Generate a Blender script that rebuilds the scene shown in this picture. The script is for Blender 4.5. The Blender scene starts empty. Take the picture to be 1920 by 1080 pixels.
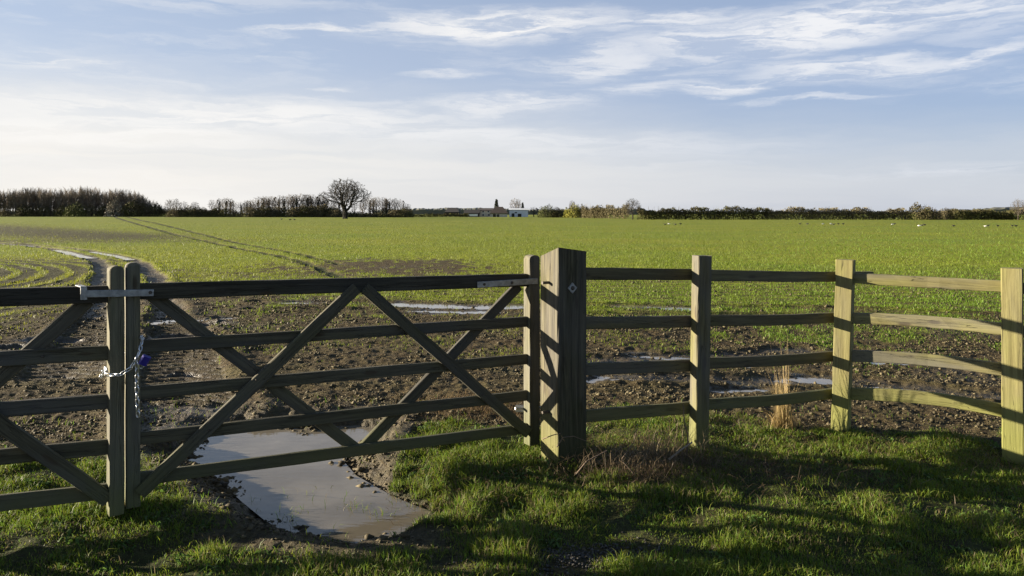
import bpy, math, random
import numpy as np
from mathutils import Vector, Matrix

random.seed(7)
rng = np.random.default_rng(7)
sc = bpy.context.scene
R = math.radians

# ------------------------------------------------------------ camera
F, CX, HY, H = 1493.0, 960.0, 400.0, 1.6          # focal length in photo pixels, eye height 1.6 m
cam = bpy.data.objects.new('camera', bpy.data.cameras.new('camera'))
sc.collection.objects.link(cam)
cam.location = (0, 0, H)
cam.rotation_euler = (R(90), 0, 0)
cam.data.sensor_width = 36
cam.data.lens = F / 1920 * 36
cam.data.shift_y = -(540 - HY) / 1920
cam.data.clip_start = .05
cam.data.clip_end = 12000
sc.camera = cam

# ------------------------------------------------------------ light
SUN_EL, SUN_AZ = 10.6, 8.0       # elevation; degrees in front of due left
a = R(SUN_AZ); e = R(SUN_EL)
SUN = Vector((-math.cos(a) * math.cos(e), math.sin(a) * math.cos(e), math.sin(e)))
ld = bpy.data.lights.new('sun', 'SUN')
ld.energy = 5.0
ld.angle = R(.6)
ld.color = (1, .87, .68)
lo = bpy.data.objects.new('sun', ld)
sc.collection.objects.link(lo)
lo.rotation_euler = SUN.to_track_quat('Z', 'Y').to_euler()
lo.location = (-20, 5, 10)
sc.view_settings.view_transform = 'Standard'
sc.view_settings.look = 'None'
sc.view_settings.exposure = 2.0
sc.view_settings.gamma = 1
sc.view_settings.use_curve_mapping = False
sc.cycles.max_bounces = 6
sc.cycles.transparent_max_bounces = 6
sc.cycles.use_denoising = True

world = bpy.data.worlds.new('World')
sc.world = world
world.use_nodes = True


class NT:
    """small helper for node trees"""
    def __init__(s, tree):
        s.t = tree; s.n = tree.nodes; s.l = tree.links

    def new(s, kind, **kw):
        n = s.n.new(kind)
        for k, v in kw.items():
            setattr(n, k, v)
        return n

    def link(s, a, b):
        s.l.new(a, b)

    def put(s, sock, v):
        if isinstance(v, bpy.types.NodeSocket):
            s.l.new(v, sock)
        elif isinstance(v, (tuple, list)) and len(v) == 3 and sock.type == 'RGBA':
            sock.default_value = (*v, 1)
        else:
            sock.default_value = v

    def math(s, op, a, b=0.0, c=None, clamp=False):
        n = s.new('ShaderNodeMath', operation=op, use_clamp=clamp)
        s.put(n.inputs[0], a); s.put(n.inputs[1], b)
        if c is not None:
            s.put(n.inputs[2], c)
        return n.outputs[0]

    def mix(s, f, a, b, mode='MIX'):
        n = s.new('ShaderNodeMix', data_type='RGBA', blend_type=mode, clamp_factor=True)
        s.put(n.inputs['Factor'], f)
        s.put(n.inputs[6], a); s.put(n.inputs[7], b)
        return n.outputs[2]

    def noise(s, vec, scale, detail=4, rough=.55, dist=0.0, dim='3D'):
        n = s.new('ShaderNodeTexNoise', noise_dimensions=dim)
        if vec is not None:
            s.link(vec, n.inputs['Vector'])
        n.inputs['Scale'].default_value = scale
        n.inputs['Detail'].default_value = detail
        n.inputs['Roughness'].default_value = rough
        n.inputs['Distortion'].default_value = dist
        return n.outputs['Fac']

    def ramp(s, v, lo, hi, a=0.0, b=1.0, smooth=True):
        n = s.new('ShaderNodeMapRange')
        n.interpolation_type = 'SMOOTHSTEP' if smooth else 'LINEAR'
        s.put(n.inputs[0], v)
        n.inputs[1].default_value = lo; n.inputs[2].default_value = hi
        n.inputs[3].default_value = a; n.inputs[4].default_value = b
        return n.outputs[0]

    def mapping(s, vec, loc=(0, 0, 0), rot=(0, 0, 0), scale=(1, 1, 1), kind='POINT'):
        n = s.new('ShaderNodeMapping', vector_type=kind)
        s.link(vec, n.inputs[0])
        n.inputs[1].default_value = loc; n.inputs[2].default_value = rot; n.inputs[3].default_value = scale
        return n.outputs[0]


# ------------------------------------------------------------ sky: clear air plus thin cirrus, by direction
w = NT(world.node_tree)
w.n.clear()
sky = w.new('ShaderNodeTexSky', sky_type='NISHITA')
sky.sun_disc = False
sky.sun_elevation = R(SUN_EL)
sky.sun_rotation = R(-90 + SUN_AZ)
sky.air_density = 1.0; sky.dust_density = .6; sky.ozone_density = 2.0
tc = w.new('ShaderNodeTexCoord')
sep = w.new('ShaderNodeSeparateXYZ'); w.link(tc.outputs['Generated'], sep.inputs[0])
dx, dy, dz = sep.outputs
az = w.math('ARCTAN2', dx, dy)
el = w.math('ARCSINE', dz)
comb = w.new('ShaderNodeCombineXYZ'); w.link(az, comb.inputs[0]); w.link(el, comb.inputs[1])
AE = comb.outputs[0]
# wispy warp of the direction coordinates
wn = w.new('ShaderNodeTexNoise', noise_dimensions='3D')
w.link(w.mapping(AE, scale=(5, 26, 1)), wn.inputs['Vector'])
wn.inputs['Scale'].default_value = 1; wn.inputs['Detail'].default_value = 6; wn.inputs['Roughness'].default_value = .62
wv = w.new('ShaderNodeVectorMath', operation='SUBTRACT'); w.link(wn.outputs['Color'], wv.inputs[0]); wv.inputs[1].default_value = (.5, .5, .5)
wm = w.new('ShaderNodeVectorMath', operation='MULTIPLY'); w.link(wv.outputs[0], wm.inputs[0]); wm.inputs[1].default_value = (.20, .05, 0)
wa = w.new('ShaderNodeVectorMath', operation='ADD'); w.link(AE, wa.inputs[0]); w.link(wm.outputs[0], wa.inputs[1])
AEW = wa.outputs[0]


def ae(px, py):
    x = (px - CX) / F; z = (HY - py) / F
    return math.atan(x), math.atan(z / math.hypot(1, x))


def cloud(px, py, hw, hh, tilt, s, soft=1.0):
    a0, e0 = ae(px, py)
    c = math.cos(a0)
    m = w.mapping(AEW, loc=(a0, e0, 0), rot=(0, 0, R(tilt)), scale=(hw / F * c * c, hh / F * c, 1), kind='TEXTURE')
    ln = w.new('ShaderNodeVectorMath', operation='LENGTH'); w.link(m, ln.inputs[0])
    return w.ramp(ln.outputs['Value'], 1.25, 1.25 - soft, 0, s)


blobs = [(930, 50, 290, 34, 1, 1), (640, 58, 220, 9, 3, .7), (1250, 42, 160, 20, 3, .8), (420, 212, 560, 34, 0, .85), (180, 240, 420, 40, 0, .8), (820, 250, 420, 26, -2, .6), (1520, 52, 430, 52, 5, 1), (1800, 18, 260, 34, 6, .8),
         (1620, 125, 260, 30, 0, .85), (1850, 98, 170, 14, 8, .85), (1120, 118, 150, 42, 8, .7), (1230, 165, 170, 16, 4, .6),
         (1370, 160, 130, 14, 2, .8), (1510, 183, 150, 7, 1, .6), (830, 140, 110, 10, 0, .5), (640, 162, 55, 6, 0, .5),
         (60, 107, 190, 3, 0, .45), (950, 198, 190, 18, 0, .65), (600, 190, 300, 14, 0, .35), (180, 190, 160, 26, 0, .5),
         (1040, 268, 520, 30, -1, .35), (1900, 30, 200, 40, 8, .5), (-500, 120, 330, 30, 6, .6), (2500, 100, 420, 40, 5, .7),
         (-900, 20, 300, 60, 10, .6), (3600, 60, 600, 60, 5, .6)]
tot = None
for bl in blobs:
    c_ = cloud(*bl)
    tot = c_ if tot is None else w.math('MAXIMUM', tot, c_)
streak = w.noise(w.mapping(AEW, rot=(0, 0, R(-4)), scale=(9, 75, 1)), 1, 7, .62, .3)
fine = w.ramp(streak, .36, .58)
tot = w.math('MULTIPLY', tot, w.ramp(fine, 0, 1, .22, 1.0, False))
# general thin veils over the rest of the sky
veil = w.noise(w.mapping(AEW, scale=(2.2, 16, 1)), 1, 6, .6, .4)
veil = w.math('MULTIPLY', w.ramp(veil, .48, .72), w.math('MULTIPLY', fine, .5))
tot = w.math('MAXIMUM', tot, veil)
# the milky band low in the sky, deeper and whiter towards the sun
sd = w.new('ShaderNodeVectorMath', operation='DOT_PRODUCT'); w.link(tc.outputs['Generated'], sd.inputs[0]); sd.inputs[1].default_value = SUN
sunward = w.ramp(sd.outputs['Value'], -.55, .75, 0, 1)
eltop = w.math('ADD', w.math('MULTIPLY', sunward, .07), .10)
elw = w.new('ShaderNodeSeparateXYZ'); w.link(AEW, elw.inputs[0])
rel = w.math('DIVIDE', elw.outputs[1], eltop)
milk = w.ramp(rel, 1.25, .35, 0, 1)
milk = w.math('MULTIPLY', milk, w.math('ADD', w.math('MULTIPLY', sunward, .42), .58))
bands = w.noise(w.mapping(AEW, scale=(1.5, 30, 1)), 1, 4, .5)
milk = w.math('MULTIPLY', milk, w.ramp(bands, .3, .6, .72, 1.0), clamp=True)
SKY_S = 0.05
skyc = w.new('ShaderNodeVectorMath', operation='MULTIPLY'); w.link(sky.outputs[0], skyc.inputs[0]); skyc.inputs[1].default_value = (.76, .78, .84)
cl_col = w.mix(sunward, (4.25, 4.35, 4.6), (4.9, 4.8, 4.65))
mk_col = w.mix(sunward, (3.75, 3.82, 3.9), (4.8, 4.62, 4.35))
thin = w.mix(w.ramp(elw.outputs[1], .12, .62, .72, .0), skyc.outputs[0], w.mix(sunward, (1.95, 2.42, 3.6), (2.85, 3.15, 3.95)))
c1 = w.mix(milk, thin, mk_col)
c2 = w.mix(tot, c1, cl_col)
bg = w.new('ShaderNodeBackground'); w.link(c2, bg.inputs[0]); bg.inputs[1].default_value = SKY_S
wo = w.new('ShaderNodeOutputWorld'); w.link(bg.outputs[0], wo.inputs[0])


# ------------------------------------------------------------ helpers
def unproj(px, py, D):
    return Vector(((px - CX) * D / F, D, H - (py - HY) * D / F))


def gxy(px, py, z=0.0):
    D = F * (H - z) / (py - HY)
    return ((px - CX) * D / F, D)


def tag(o, label=None, cat=None, group=None, kind=None):
    if label: o['label'] = label
    if cat: o['category'] = cat
    if group: o['group'] = group
    if kind: o['kind'] = kind
    return o


def empty(name, loc, label=None, cat=None, group=None):
    o = bpy.data.objects.new(name, None)
    o.empty_display_size = .2
    o.location = loc
    sc.collection.objects.link(o)
    return tag(o, label, cat, group)


def meshobj(name, verts, faces, mat, parent=None, smooth=False, loc=None):
    me = bpy.data.meshes.new(name)
    me.from_pydata([tuple(v) for v in verts], [], faces)
    me.materials.append(mat)
    if smooth:
        me.shade_smooth()
    me.update()
    return linkmesh(name, me, parent, loc)


def linkmesh(name, me, parent=None, loc=None, rot=None):
    o = bpy.data.objects.new(name, me)
    sc.collection.objects.link(o)
    if parent is not None:
        o.parent = parent
    if loc is not None:
        o.location = Vector(loc) - (parent.location if parent is not None and parent.type == 'EMPTY' else Vector((0, 0, 0)))
    if rot is not None:
        o.rotation_euler = rot
    return o


def bigmesh(name, co, tris, mat, colors=None, quads=False, parent=None):
    """numpy -> mesh"""
    me = bpy.data.meshes.new(name)
    n = tris.shape[1]
    me.vertices.add(len(co)); me.vertices.foreach_set('co', co.astype(np.float32).ravel())
    me.loops.add(tris.size); me.loops.foreach_set('vertex_index', tris.astype(np.int32).ravel())
    me.polygons.add(len(tris))
    me.polygons.foreach_set('loop_start', np.arange(0, tris.size, n, dtype=np.int32))
    me.polygons.foreach_set('loop_total', np.full(len(tris), n, dtype=np.int32))
    if colors is not None:
        for k, c in colors.items():
            at = me.attributes.new(k, 'FLOAT_COLOR', 'POINT')
            cc = np.ones((len(co), 4), np.float32); cc[:, :c.shape[1]] = c
            at.data.foreach_set('color', cc.ravel())
    me.update(calc_edges=True)
    me.materials.append(mat)
    return linkmesh(name, me, parent)


def vnoise(x, y, seed=0):
    xi = np.floor(x).astype(np.int64); yi = np.floor(y).astype(np.int64)
    fx = x - xi; fy = y - yi
    fx = fx * fx * (3 - 2 * fx); fy = fy * fy * (3 - 2 * fy)

    def h(i, j):
        n = (i * 374761393 + j * 668265263 + seed * 974634777) & 0xffffffff
        n = ((n ^ (n >> 13)) * 1274126177) & 0xffffffff
        return ((n ^ (n >> 16)) & 0xffff) / 65535.0
    a = h(xi, yi); b = h(xi + 1, yi); c = h(xi, yi + 1); d = h(xi + 1, yi + 1)
    return (a * (1 - fx) + b * fx) * (1 - fy) + (c * (1 - fx) + d * fx) * fy


def fbm(x, y, seed=0, o=4):
    s = 0; amp = .5; f = 1
    for k in range(o):
        s = s + amp * vnoise(x * f, y * f, seed + k * 17); amp *= .5; f *= 2.03
    return s / (1 - .5 ** o)


def sstep(a, b, x):
    t = np.clip((x - a) / (b - a), 0, 1)
    return t * t * (3 - 2 * t)


def seg_dist(x, y, pts):
    d = np.full(np.shape(x), 1e9)
    for (ax, ay), (bx, by) in zip(pts[:-1], pts[1:]):
        vx, vy = bx - ax, by - ay
        L = vx * vx + vy * vy + 1e-12
        t = np.clip(((x - ax) * vx + (y - ay) * vy) / L, 0, 1)
        d = np.minimum(d, np.hypot(x - ax - t * vx, y - ay - t * vy))
    return d


def poly_sd(x, y, poly):
    """signed distance, negative inside"""
    d = seg_dist(x, y, poly + [poly[0]])
    ins = np.zeros(np.shape(x), bool)
    n = len(poly)
    for i in range(n):
        x1, y1 = poly[i]; x2, y2 = poly[(i + 1) % n]
        if y1 == y2: continue
        c = ((y1 > y) != (y2 > y)) & (x < (x2 - x1) * (y - y1) / (y2 - y1) + x1)
        ins ^= c
    return np.where(ins, -d, d)


# ------------------------------------------------------------ materials
def new_mat(name):
    m = bpy.data.materials.new(name)
    m.use_nodes = True
    t = NT(m.node_tree)
    b = m.node_tree.nodes['Principled BSDF']
    return m, t, b


def plain(name, col, rough=.8, metal=0.0, var=.25, scale=6, bump=0.0):
    m, t, b = new_mat(name)
    g = t.new('ShaderNodeTexCoord')
    n = t.noise(g.outputs['Object'], scale, 5)
    dark = tuple(c * (1 - var) for c in col); light = tuple(min(1, c * (1 + var)) for c in col)
    t.put(b.inputs['Base Color'], t.mix(t.ramp(n, .3, .7), dark, light))
    b.inputs['Roughness'].default_value = rough
    b.inputs['Metallic'].default_value = metal
    if bump:
        bp = t.new('ShaderNodeBump'); bp.inputs['Strength'].default_value = bump; bp.inputs['Distance'].default_value = .01
        t.link(n, bp.inputs['Height']); t.link(bp.outputs[0], b.inputs['Normal'])
    return m


def wood(name, dark, light, algae, knots=True, algae_amt=.5):
    m, t, b = new_mat(name)
    g = t.new('ShaderNodeTexCoord')
    oi = t.new('ShaderNodeObjectInfo')
    off = t.new('ShaderNodeVectorMath', operation='ADD')
    sc_ = t.new('ShaderNodeVectorMath', operation='SCALE'); sc_.inputs['Scale'].default_value = 31.0
    cx = t.new('ShaderNodeCombineXYZ')
    for i in range(3): t.link(oi.outputs['Random'], cx.inputs[i])
    t.link(cx.outputs[0], sc_.inputs[0])
    t.link(g.outputs['Object'], off.inputs[0]); t.link(sc_.outputs[0], off.inputs[1])
    V = off.outputs[0]
    grain = t.noise(t.mapping(V, scale=(1.6, 34, 34)), 1, 6, .62, .35)
    fineg = t.noise(t.mapping(V, scale=(5, 150, 150)), 1, 4, .6)
    blot = t.noise(t.mapping(V, scale=(3.0, 7, 7)), 1, 4, .6)
    col = t.mix(t.ramp(grain, .28, .74), dark, light)
    col = t.mix(t.ramp(fineg, .35, .7, 0, .45), col, tuple(c * .55 for c in dark))
    col = t.mix(t.ramp(blot, .45, .75, 0, algae_amt), col, algae)
    col = t.mix(t.ramp(blot, .42, .22, 0, .3), col, tuple(c * .6 for c in dark))
    crack = t.noise(t.mapping(V, loc=(3, 1, 7), scale=(.8, 22, 22)), 1, 3, .5, .2)
    ck = t.ramp(t.math('ABSOLUTE', t.math('SUBTRACT', crack, .5)), .0, .010, 1, 0)
    col = t.mix(t.math('MULTIPLY', ck, .55), col, (.02, .016, .01))
    if knots:
        vo = t.new('ShaderNodeTexVoronoi'); vo.inputs['Scale'].default_value = 1
        t.link(t.mapping(V, scale=(2.6, 9, 9)), vo.inputs['Vector'])
        vo.inputs['Randomness'].default_value = 1
        kn = t.ramp(vo.outputs['Distance'], .08, .17, 1, 0)
        col = t.mix(t.math('MULTIPLY', kn, .8), col, (.045, .03, .015))
    rv = t.math('FRACT', t.math('MULTIPLY', oi.outputs['Random'], 7.31))
    grey = tuple(sum(light) / 3 * c for c in (.72, .70, .66))
    patch = t.noise(t.mapping(V, loc=(9, 2, 4), scale=(1.1, 5, 5)), 1, 3, .6)
    col = t.mix(t.math('MULTIPLY', t.ramp(patch, .38, .62), t.ramp(oi.outputs['Random'], 0, 1, .15, .75, False)), col, grey)
    col = t.mix(t.ramp(rv, 0, 1, .0, .38, False), col, tuple(c * .5 for c in dark))
    geo = t.new('ShaderNodeNewGeometry')
    sp = t.new('ShaderNodeSeparateXYZ'); t.link(geo.outputs['Position'], sp.inputs[0])
    n2 = t.noise(geo.outputs['Position'], 9, 4)
    low = t.ramp(t.math('ADD', sp.outputs[2], t.math('MULTIPLY', n2, .3)), .62, .12, 0, .8)
    col = t.mix(low, col, tuple(c * .9 for c in algae))
    t.put(b.inputs['Base Color'], col)
    b.inputs['Roughness'].default_value = .85
    b.inputs['Specular IOR Level'].default_value = .25
    bp = t.new('ShaderNodeBump'); bp.inputs['Strength'].default_value = .7; bp.inputs['Distance'].default_value = .004
    hh = t.math('ADD', t.math('ADD', grain, t.math('MULTIPLY', fineg, .4)), t.math('MULTIPLY', ck, -1.2))
    t.link(hh, bp.inputs['Height']); t.link(bp.outputs[0], b.inputs['Normal'])
    return m


M_TOPR = wood('wet_dark_wood', (0.020, 0.018, 0.013), (0.075, 0.068, 0.048), (0.04, 0.045, 0.02), algae_amt=.3)
M_STAIN_SHADE = wood('stained_and_shaded_wood', (0.022, 0.019, 0.011), (0.15, 0.13, 0.08), (0.035, 0.042, 0.015), algae_amt=.6)
M_STILE = wood('stile_wood', (0.10, 0.092, 0.06), (0.20, 0.185, 0.12), (0.11, 0.12, 0.045), algae_amt=.3)
M_GATE = wood('gate_wood', (0.05, 0.045, 0.029), (0.135, 0.124, 0.08), (0.0858, 0.0924, 0.0363), algae_amt=.3)
M_FENCE = wood('fence_wood', (0.0792, 0.066, 0.033), (0.178, 0.158, 0.0792), (0.125, 0.132, 0.0363), algae_amt=.45)
M_POST = wood('gatepost_wood', (0.0363, 0.0297, 0.0172), (0.198, 0.175, 0.099), (0.132, 0.132, 0.0396), algae_amt=.3)
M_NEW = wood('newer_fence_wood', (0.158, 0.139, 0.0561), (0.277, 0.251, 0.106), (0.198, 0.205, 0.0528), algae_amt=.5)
M_METAL = plain('galvanised_steel', (0.277, 0.284, 0.284), .5, .6, .25, 30, .2)
M_CHAIN = plain('chain_steel', (0.62, 0.64, 0.66), .32, .9, .15, 40)
M_RUST = plain('dark_bolt', (0.066, 0.0561, 0.0462), .6, .5, .3, 60)
M_BLUE = plain('blue_lock', (0.033, 0.0264, 0.231), .35, 0, .1, 20)
M_BARKP = plain('pale_bark', (0.125, 0.106, 0.0825), .95, 0, .4, 1.5)
M_BARK = plain('bark', (0.0429, 0.0343, 0.0251), .95, 0, .35, 1.5)
M_TWIG = plain('twigs', (0.0858, 0.0693, 0.0495), .95, 0, .3, .6)
M_TWIG2 = plain('reddish_twigs', (0.155, 0.125, 0.09), .95, 0, .3, .6)
M_IVY = plain('ivy', (0.0231, 0.033, 0.0145), .7, 0, .4, 1.5)
M_CONIF = plain('conifer', (0.0132, 0.0218, 0.0106), .85, 0, .4, 1.5)


def leafy(name, c1, c2, scale=.5, trans=.25):
    m, t, b = new_mat(name)
    g = t.new('ShaderNodeTexCoord')
    n = t.noise(g.outputs['Object'], scale, 4)
    col = t.mix(t.ramp(n, .35, .65), c1, c2)
    t.put(b.inputs['Base Color'], col)
    b.inputs['Roughness'].default_value = .9
    b.inputs['Specular IOR Level'].default_value = .1
    return m


M_HEDGE = leafy('hedge_twigs', (0.066, 0.0561, 0.0297), (0.0924, 0.0924, 0.033))
M_SHRUB = leafy('brown_shrub', (0.095, 0.08, 0.045), (0.145, 0.125, 0.065))
M_SHRUBG = leafy('green_shrub', (0.066, 0.0726, 0.0264), (0.099, 0.106, 0.0363))
M_BLOSSOM = leafy('pale_shrub', (0.145, 0.132, 0.099), (0.277, 0.257, 0.211))
M_WILLOW = leafy('yellow_willow', (0.172, 0.165, 0.033), (0.277, 0.264, 0.0528))


def attr_leaf(name, trans=.42, rough=.55):
    m, t, b = new_mat(name)
    at = t.new('ShaderNodeAttribute', attribute_name='col')
    t.link(at.outputs['Color'], b.inputs['Base Color'])
    b.inputs['Roughness'].default_value = rough
    b.inputs['Specular IOR Level'].default_value = .25
    tr = t.new('ShaderNodeBsdfTranslucent'); t.link(at.outputs['Color'], tr.inputs['Color'])
    mx = t.new('ShaderNodeMixShader'); mx.inputs[0].default_value = trans
    t.link(b.outputs[0], mx.inputs[1]); t.link(tr.outputs[0], mx.inputs[2])
    t.link(mx.outputs[0], t.n['Material Output'].inputs['Surface'])
    return m


M_GRASS = attr_leaf('grass_blade')
M_CLOD = attr_leaf('soil_clod', 0.0, .8)

# ground material: attributes r = crop cover, g = wetness, b = verge, plus shade painted along the tramlines
M_GROUND, t, b = new_mat('ground')
at = t.new('ShaderNodeAttribute', attribute_name='mask')
sp = t.new('ShaderNodeSeparateColor'); t.link(at.outputs['Color'], sp.inputs[0])
crop, wet, verge = sp.outputs[0], sp.outputs[1], sp.outputs[2]
geo = t.new('ShaderNodeNewGeometry')
P = geo.outputs['Position']
n_s = t.noise(P, 22, 6, .65)
n_m = t.noise(P, 3.0, 5, .6)
n_l = t.noise(P, .12, 4, .6)
n_f = t.noise(t.mapping(P, scale=(.03, .12, 1)), 1, 5, .65)
soil = t.mix(t.ramp(n_s, .3, .72), (0.020, 0.014, 0.007), (0.105, 0.078, 0.038))
soil = t.mix(t.ramp(n_m, .4, .7, 0, .5), soil, (0.088, 0.077, 0.033))
green = t.mix(t.ramp(n_l, .35, .65), (0.175, 0.205, 0.0175), (0.225, 0.235, 0.024))
green = t.mix(t.ramp(n_f, .42, .62, 0, .45), green, (0.155, 0.21, 0.024))
green = t.mix(t.ramp(n_s, .62, .4, 0, .4), green, (0.033, 0.0462, 0.00792))
vg = t.mix(t.ramp(n_s, .3, .7), (0.0198, 0.0231, 0.00792), (0.0561, 0.066, 0.0185))
vg = t.mix(t.ramp(n_m, .5, .7, 0, .6), vg, (0.0396, 0.0277, 0.0145))
col = t.mix(crop, soil, green)
col = t.mix(verge, col, vg)
col = t.mix(t.math('MULTIPLY', wet, .55), col, (0.0145, 0.0112, 0.00792))
t.put(b.inputs['Base Color'], col)
t.put(b.inputs['Roughness'], t.ramp(wet, 0, 1, .92, .20, False))
t.put(b.inputs['Specular IOR Level'], t.ramp(wet, 0, 1, .12, .45, False))
bp = t.new('ShaderNodeBump'); bp.inputs['Strength'].default_value = .9; bp.inputs['Distance'].default_value = .05
t.link(t.math('ADD', n_s, t.math('MULTIPLY', n_m, .7)), bp.inputs['Height'])
t.link(bp.outputs[0], b.inputs['Normal'])

M_WATER, t, b = new_mat('muddy_water')
geo = t.new('ShaderNodeNewGeometry')
n = t.noise(geo.outputs['Position'], 1.6, 4, .6)
t.put(b.inputs['Base Color'], t.mix(t.ramp(n, .35, .65), (0.115, 0.100, 0.074), (0.165, 0.146, 0.112)))
b.inputs['Roughness'].default_value = .06
b.inputs['IOR'].default_value = 1.33
b.inputs['Specular IOR Level'].default_value = .5
bp = t.new('ShaderNodeBump'); bp.inputs['Strength'].default_value = .10; bp.inputs['Distance'].default_value = .01
t.link(t.noise(t.mapping(geo.outputs['Position'], scale=(9, 22, 1)), 1, 2), bp.inputs['Height'])
t.link(bp.outputs[0], b.inputs['Normal'])

# ------------------------------------------------------------ ground shape
WZ = -.095
pud_px = [(366, 845), (378, 826), (400, 812), (430, 806), (500, 803), (545, 806), (585, 813), (625, 806), (668, 800), (700, 806),
          (684, 826), (650, 848), (640, 868), (658, 890), (688, 908), (720, 926), (752, 940), (792, 955), (802, 972),
          (770, 984), (736, 992), (712, 1008), (660, 1012), (600, 1004), (548, 990), (505, 965), (468, 935), (436, 905), (392, 882), (368, 866)]
PUD = [gxy(x, y, WZ) for x, y in pud_px]


def zb(x):
    return np.interp(x, [-8, -2.2, .4, 1.3, 2.6, 3.6, 8], [.0, 0, -.035, -.035, -.11, -.15, -.2])


RUT_L = [gxy(*p) for p in [(175, 620), (188, 560), (192, 530), (192, 500), (172, 484), (110, 469), (40, 459), (-60, 452), (-300, 445)]]
RUT_R = [gxy(*p) for p in [(330, 600), (318, 560), (300, 528), (262, 493), (222, 480), (165, 470), (80, 460), (0, 453), (-200, 445)]]
TRAM1 = [gxy(*p) for p in [(640, 520), (560, 488), (470, 470), (330, 440), (215, 408), (195, 404.5)]]
TRAM2 = [gxy(*p) for p in [(640, 495), (560, 476), (430, 452), (300, 420), (243, 409), (225, 405)]]
CROSS1 = [gxy(*p) for p in [(480, 566), (740, 568), (980, 572), (1250, 573), (1500, 577), (1920, 590), (2400, 600)]]
CROSS2 = [gxy(*p) for p in [(480, 580), (800, 582), (1100, 588), (1500, 590), (1920, 606), (2400, 616)]]
CROSS3 = [gxy(*p) for p in [(1090, 672), (1300, 660), (1500, 640)]]
CROSS4 = [gxy(*p) for p in [(1150, 700), (1400, 698), (1560, 686), (1800, 706), (2100, 720)]]
TREAD = [gxy(*p) for p in [(345, 790), (345, 720), (340, 650), (335, 600)]]
TREAD2 = [gxy(*p) for p in [(120, 700), (160, 650), (190, 600)]]
SMALL = [  # px, py, half width px, half height px, of water lying in the mud
    (330, 630, 36, 6), (1520, 688, 26, 4), (400, 606, 30, 3), (100, 636, 46, 4), (20, 650, 40, 4), (345, 700, 26, 3)]
RIBS = [  # strips of water standing in wheel ruts: photo polyline, half width in metres
    ([(165, 483), (150, 479), (130, 474), (105, 468.5)], .17), ([(60, 461.5), (20, 458.5), (-60, 455)], .11),
    ([(240, 486), (222, 481), (190, 475), (170, 472)], .12), 
    ([(742, 570), (800, 572), (870, 575)], .24), ([(800, 582), (850, 584), (905, 584)], .2), ([(900, 575), (985, 574)], .22), ([(540, 566), (600, 567)], .14),
    ([(1170, 574), (1290, 577)], .16), ([(1196, 658), (1240, 661), (1296, 667)], .13), ([(1105, 702), (1142, 698)], .11), ([(1340, 664), (1400, 667)], .07),
    ([(1465, 690), (1500, 685), (1560, 689)], .13), ([(1345, 714), (1420, 710)], .07), ([(1650, 655), (1712, 655)], .10), ([(1640, 696), (1700, 701), (1760, 706)], .09),
    ([(1770, 708), (1840, 714)], .07), ([(1120, 682), (1165, 680)], .07), ([(250, 606), (330, 600), (420, 596)], .12), ]
RIBM = [([gxy(*p) for p in pl], w_) for pl, w_ in RIBS]


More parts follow.
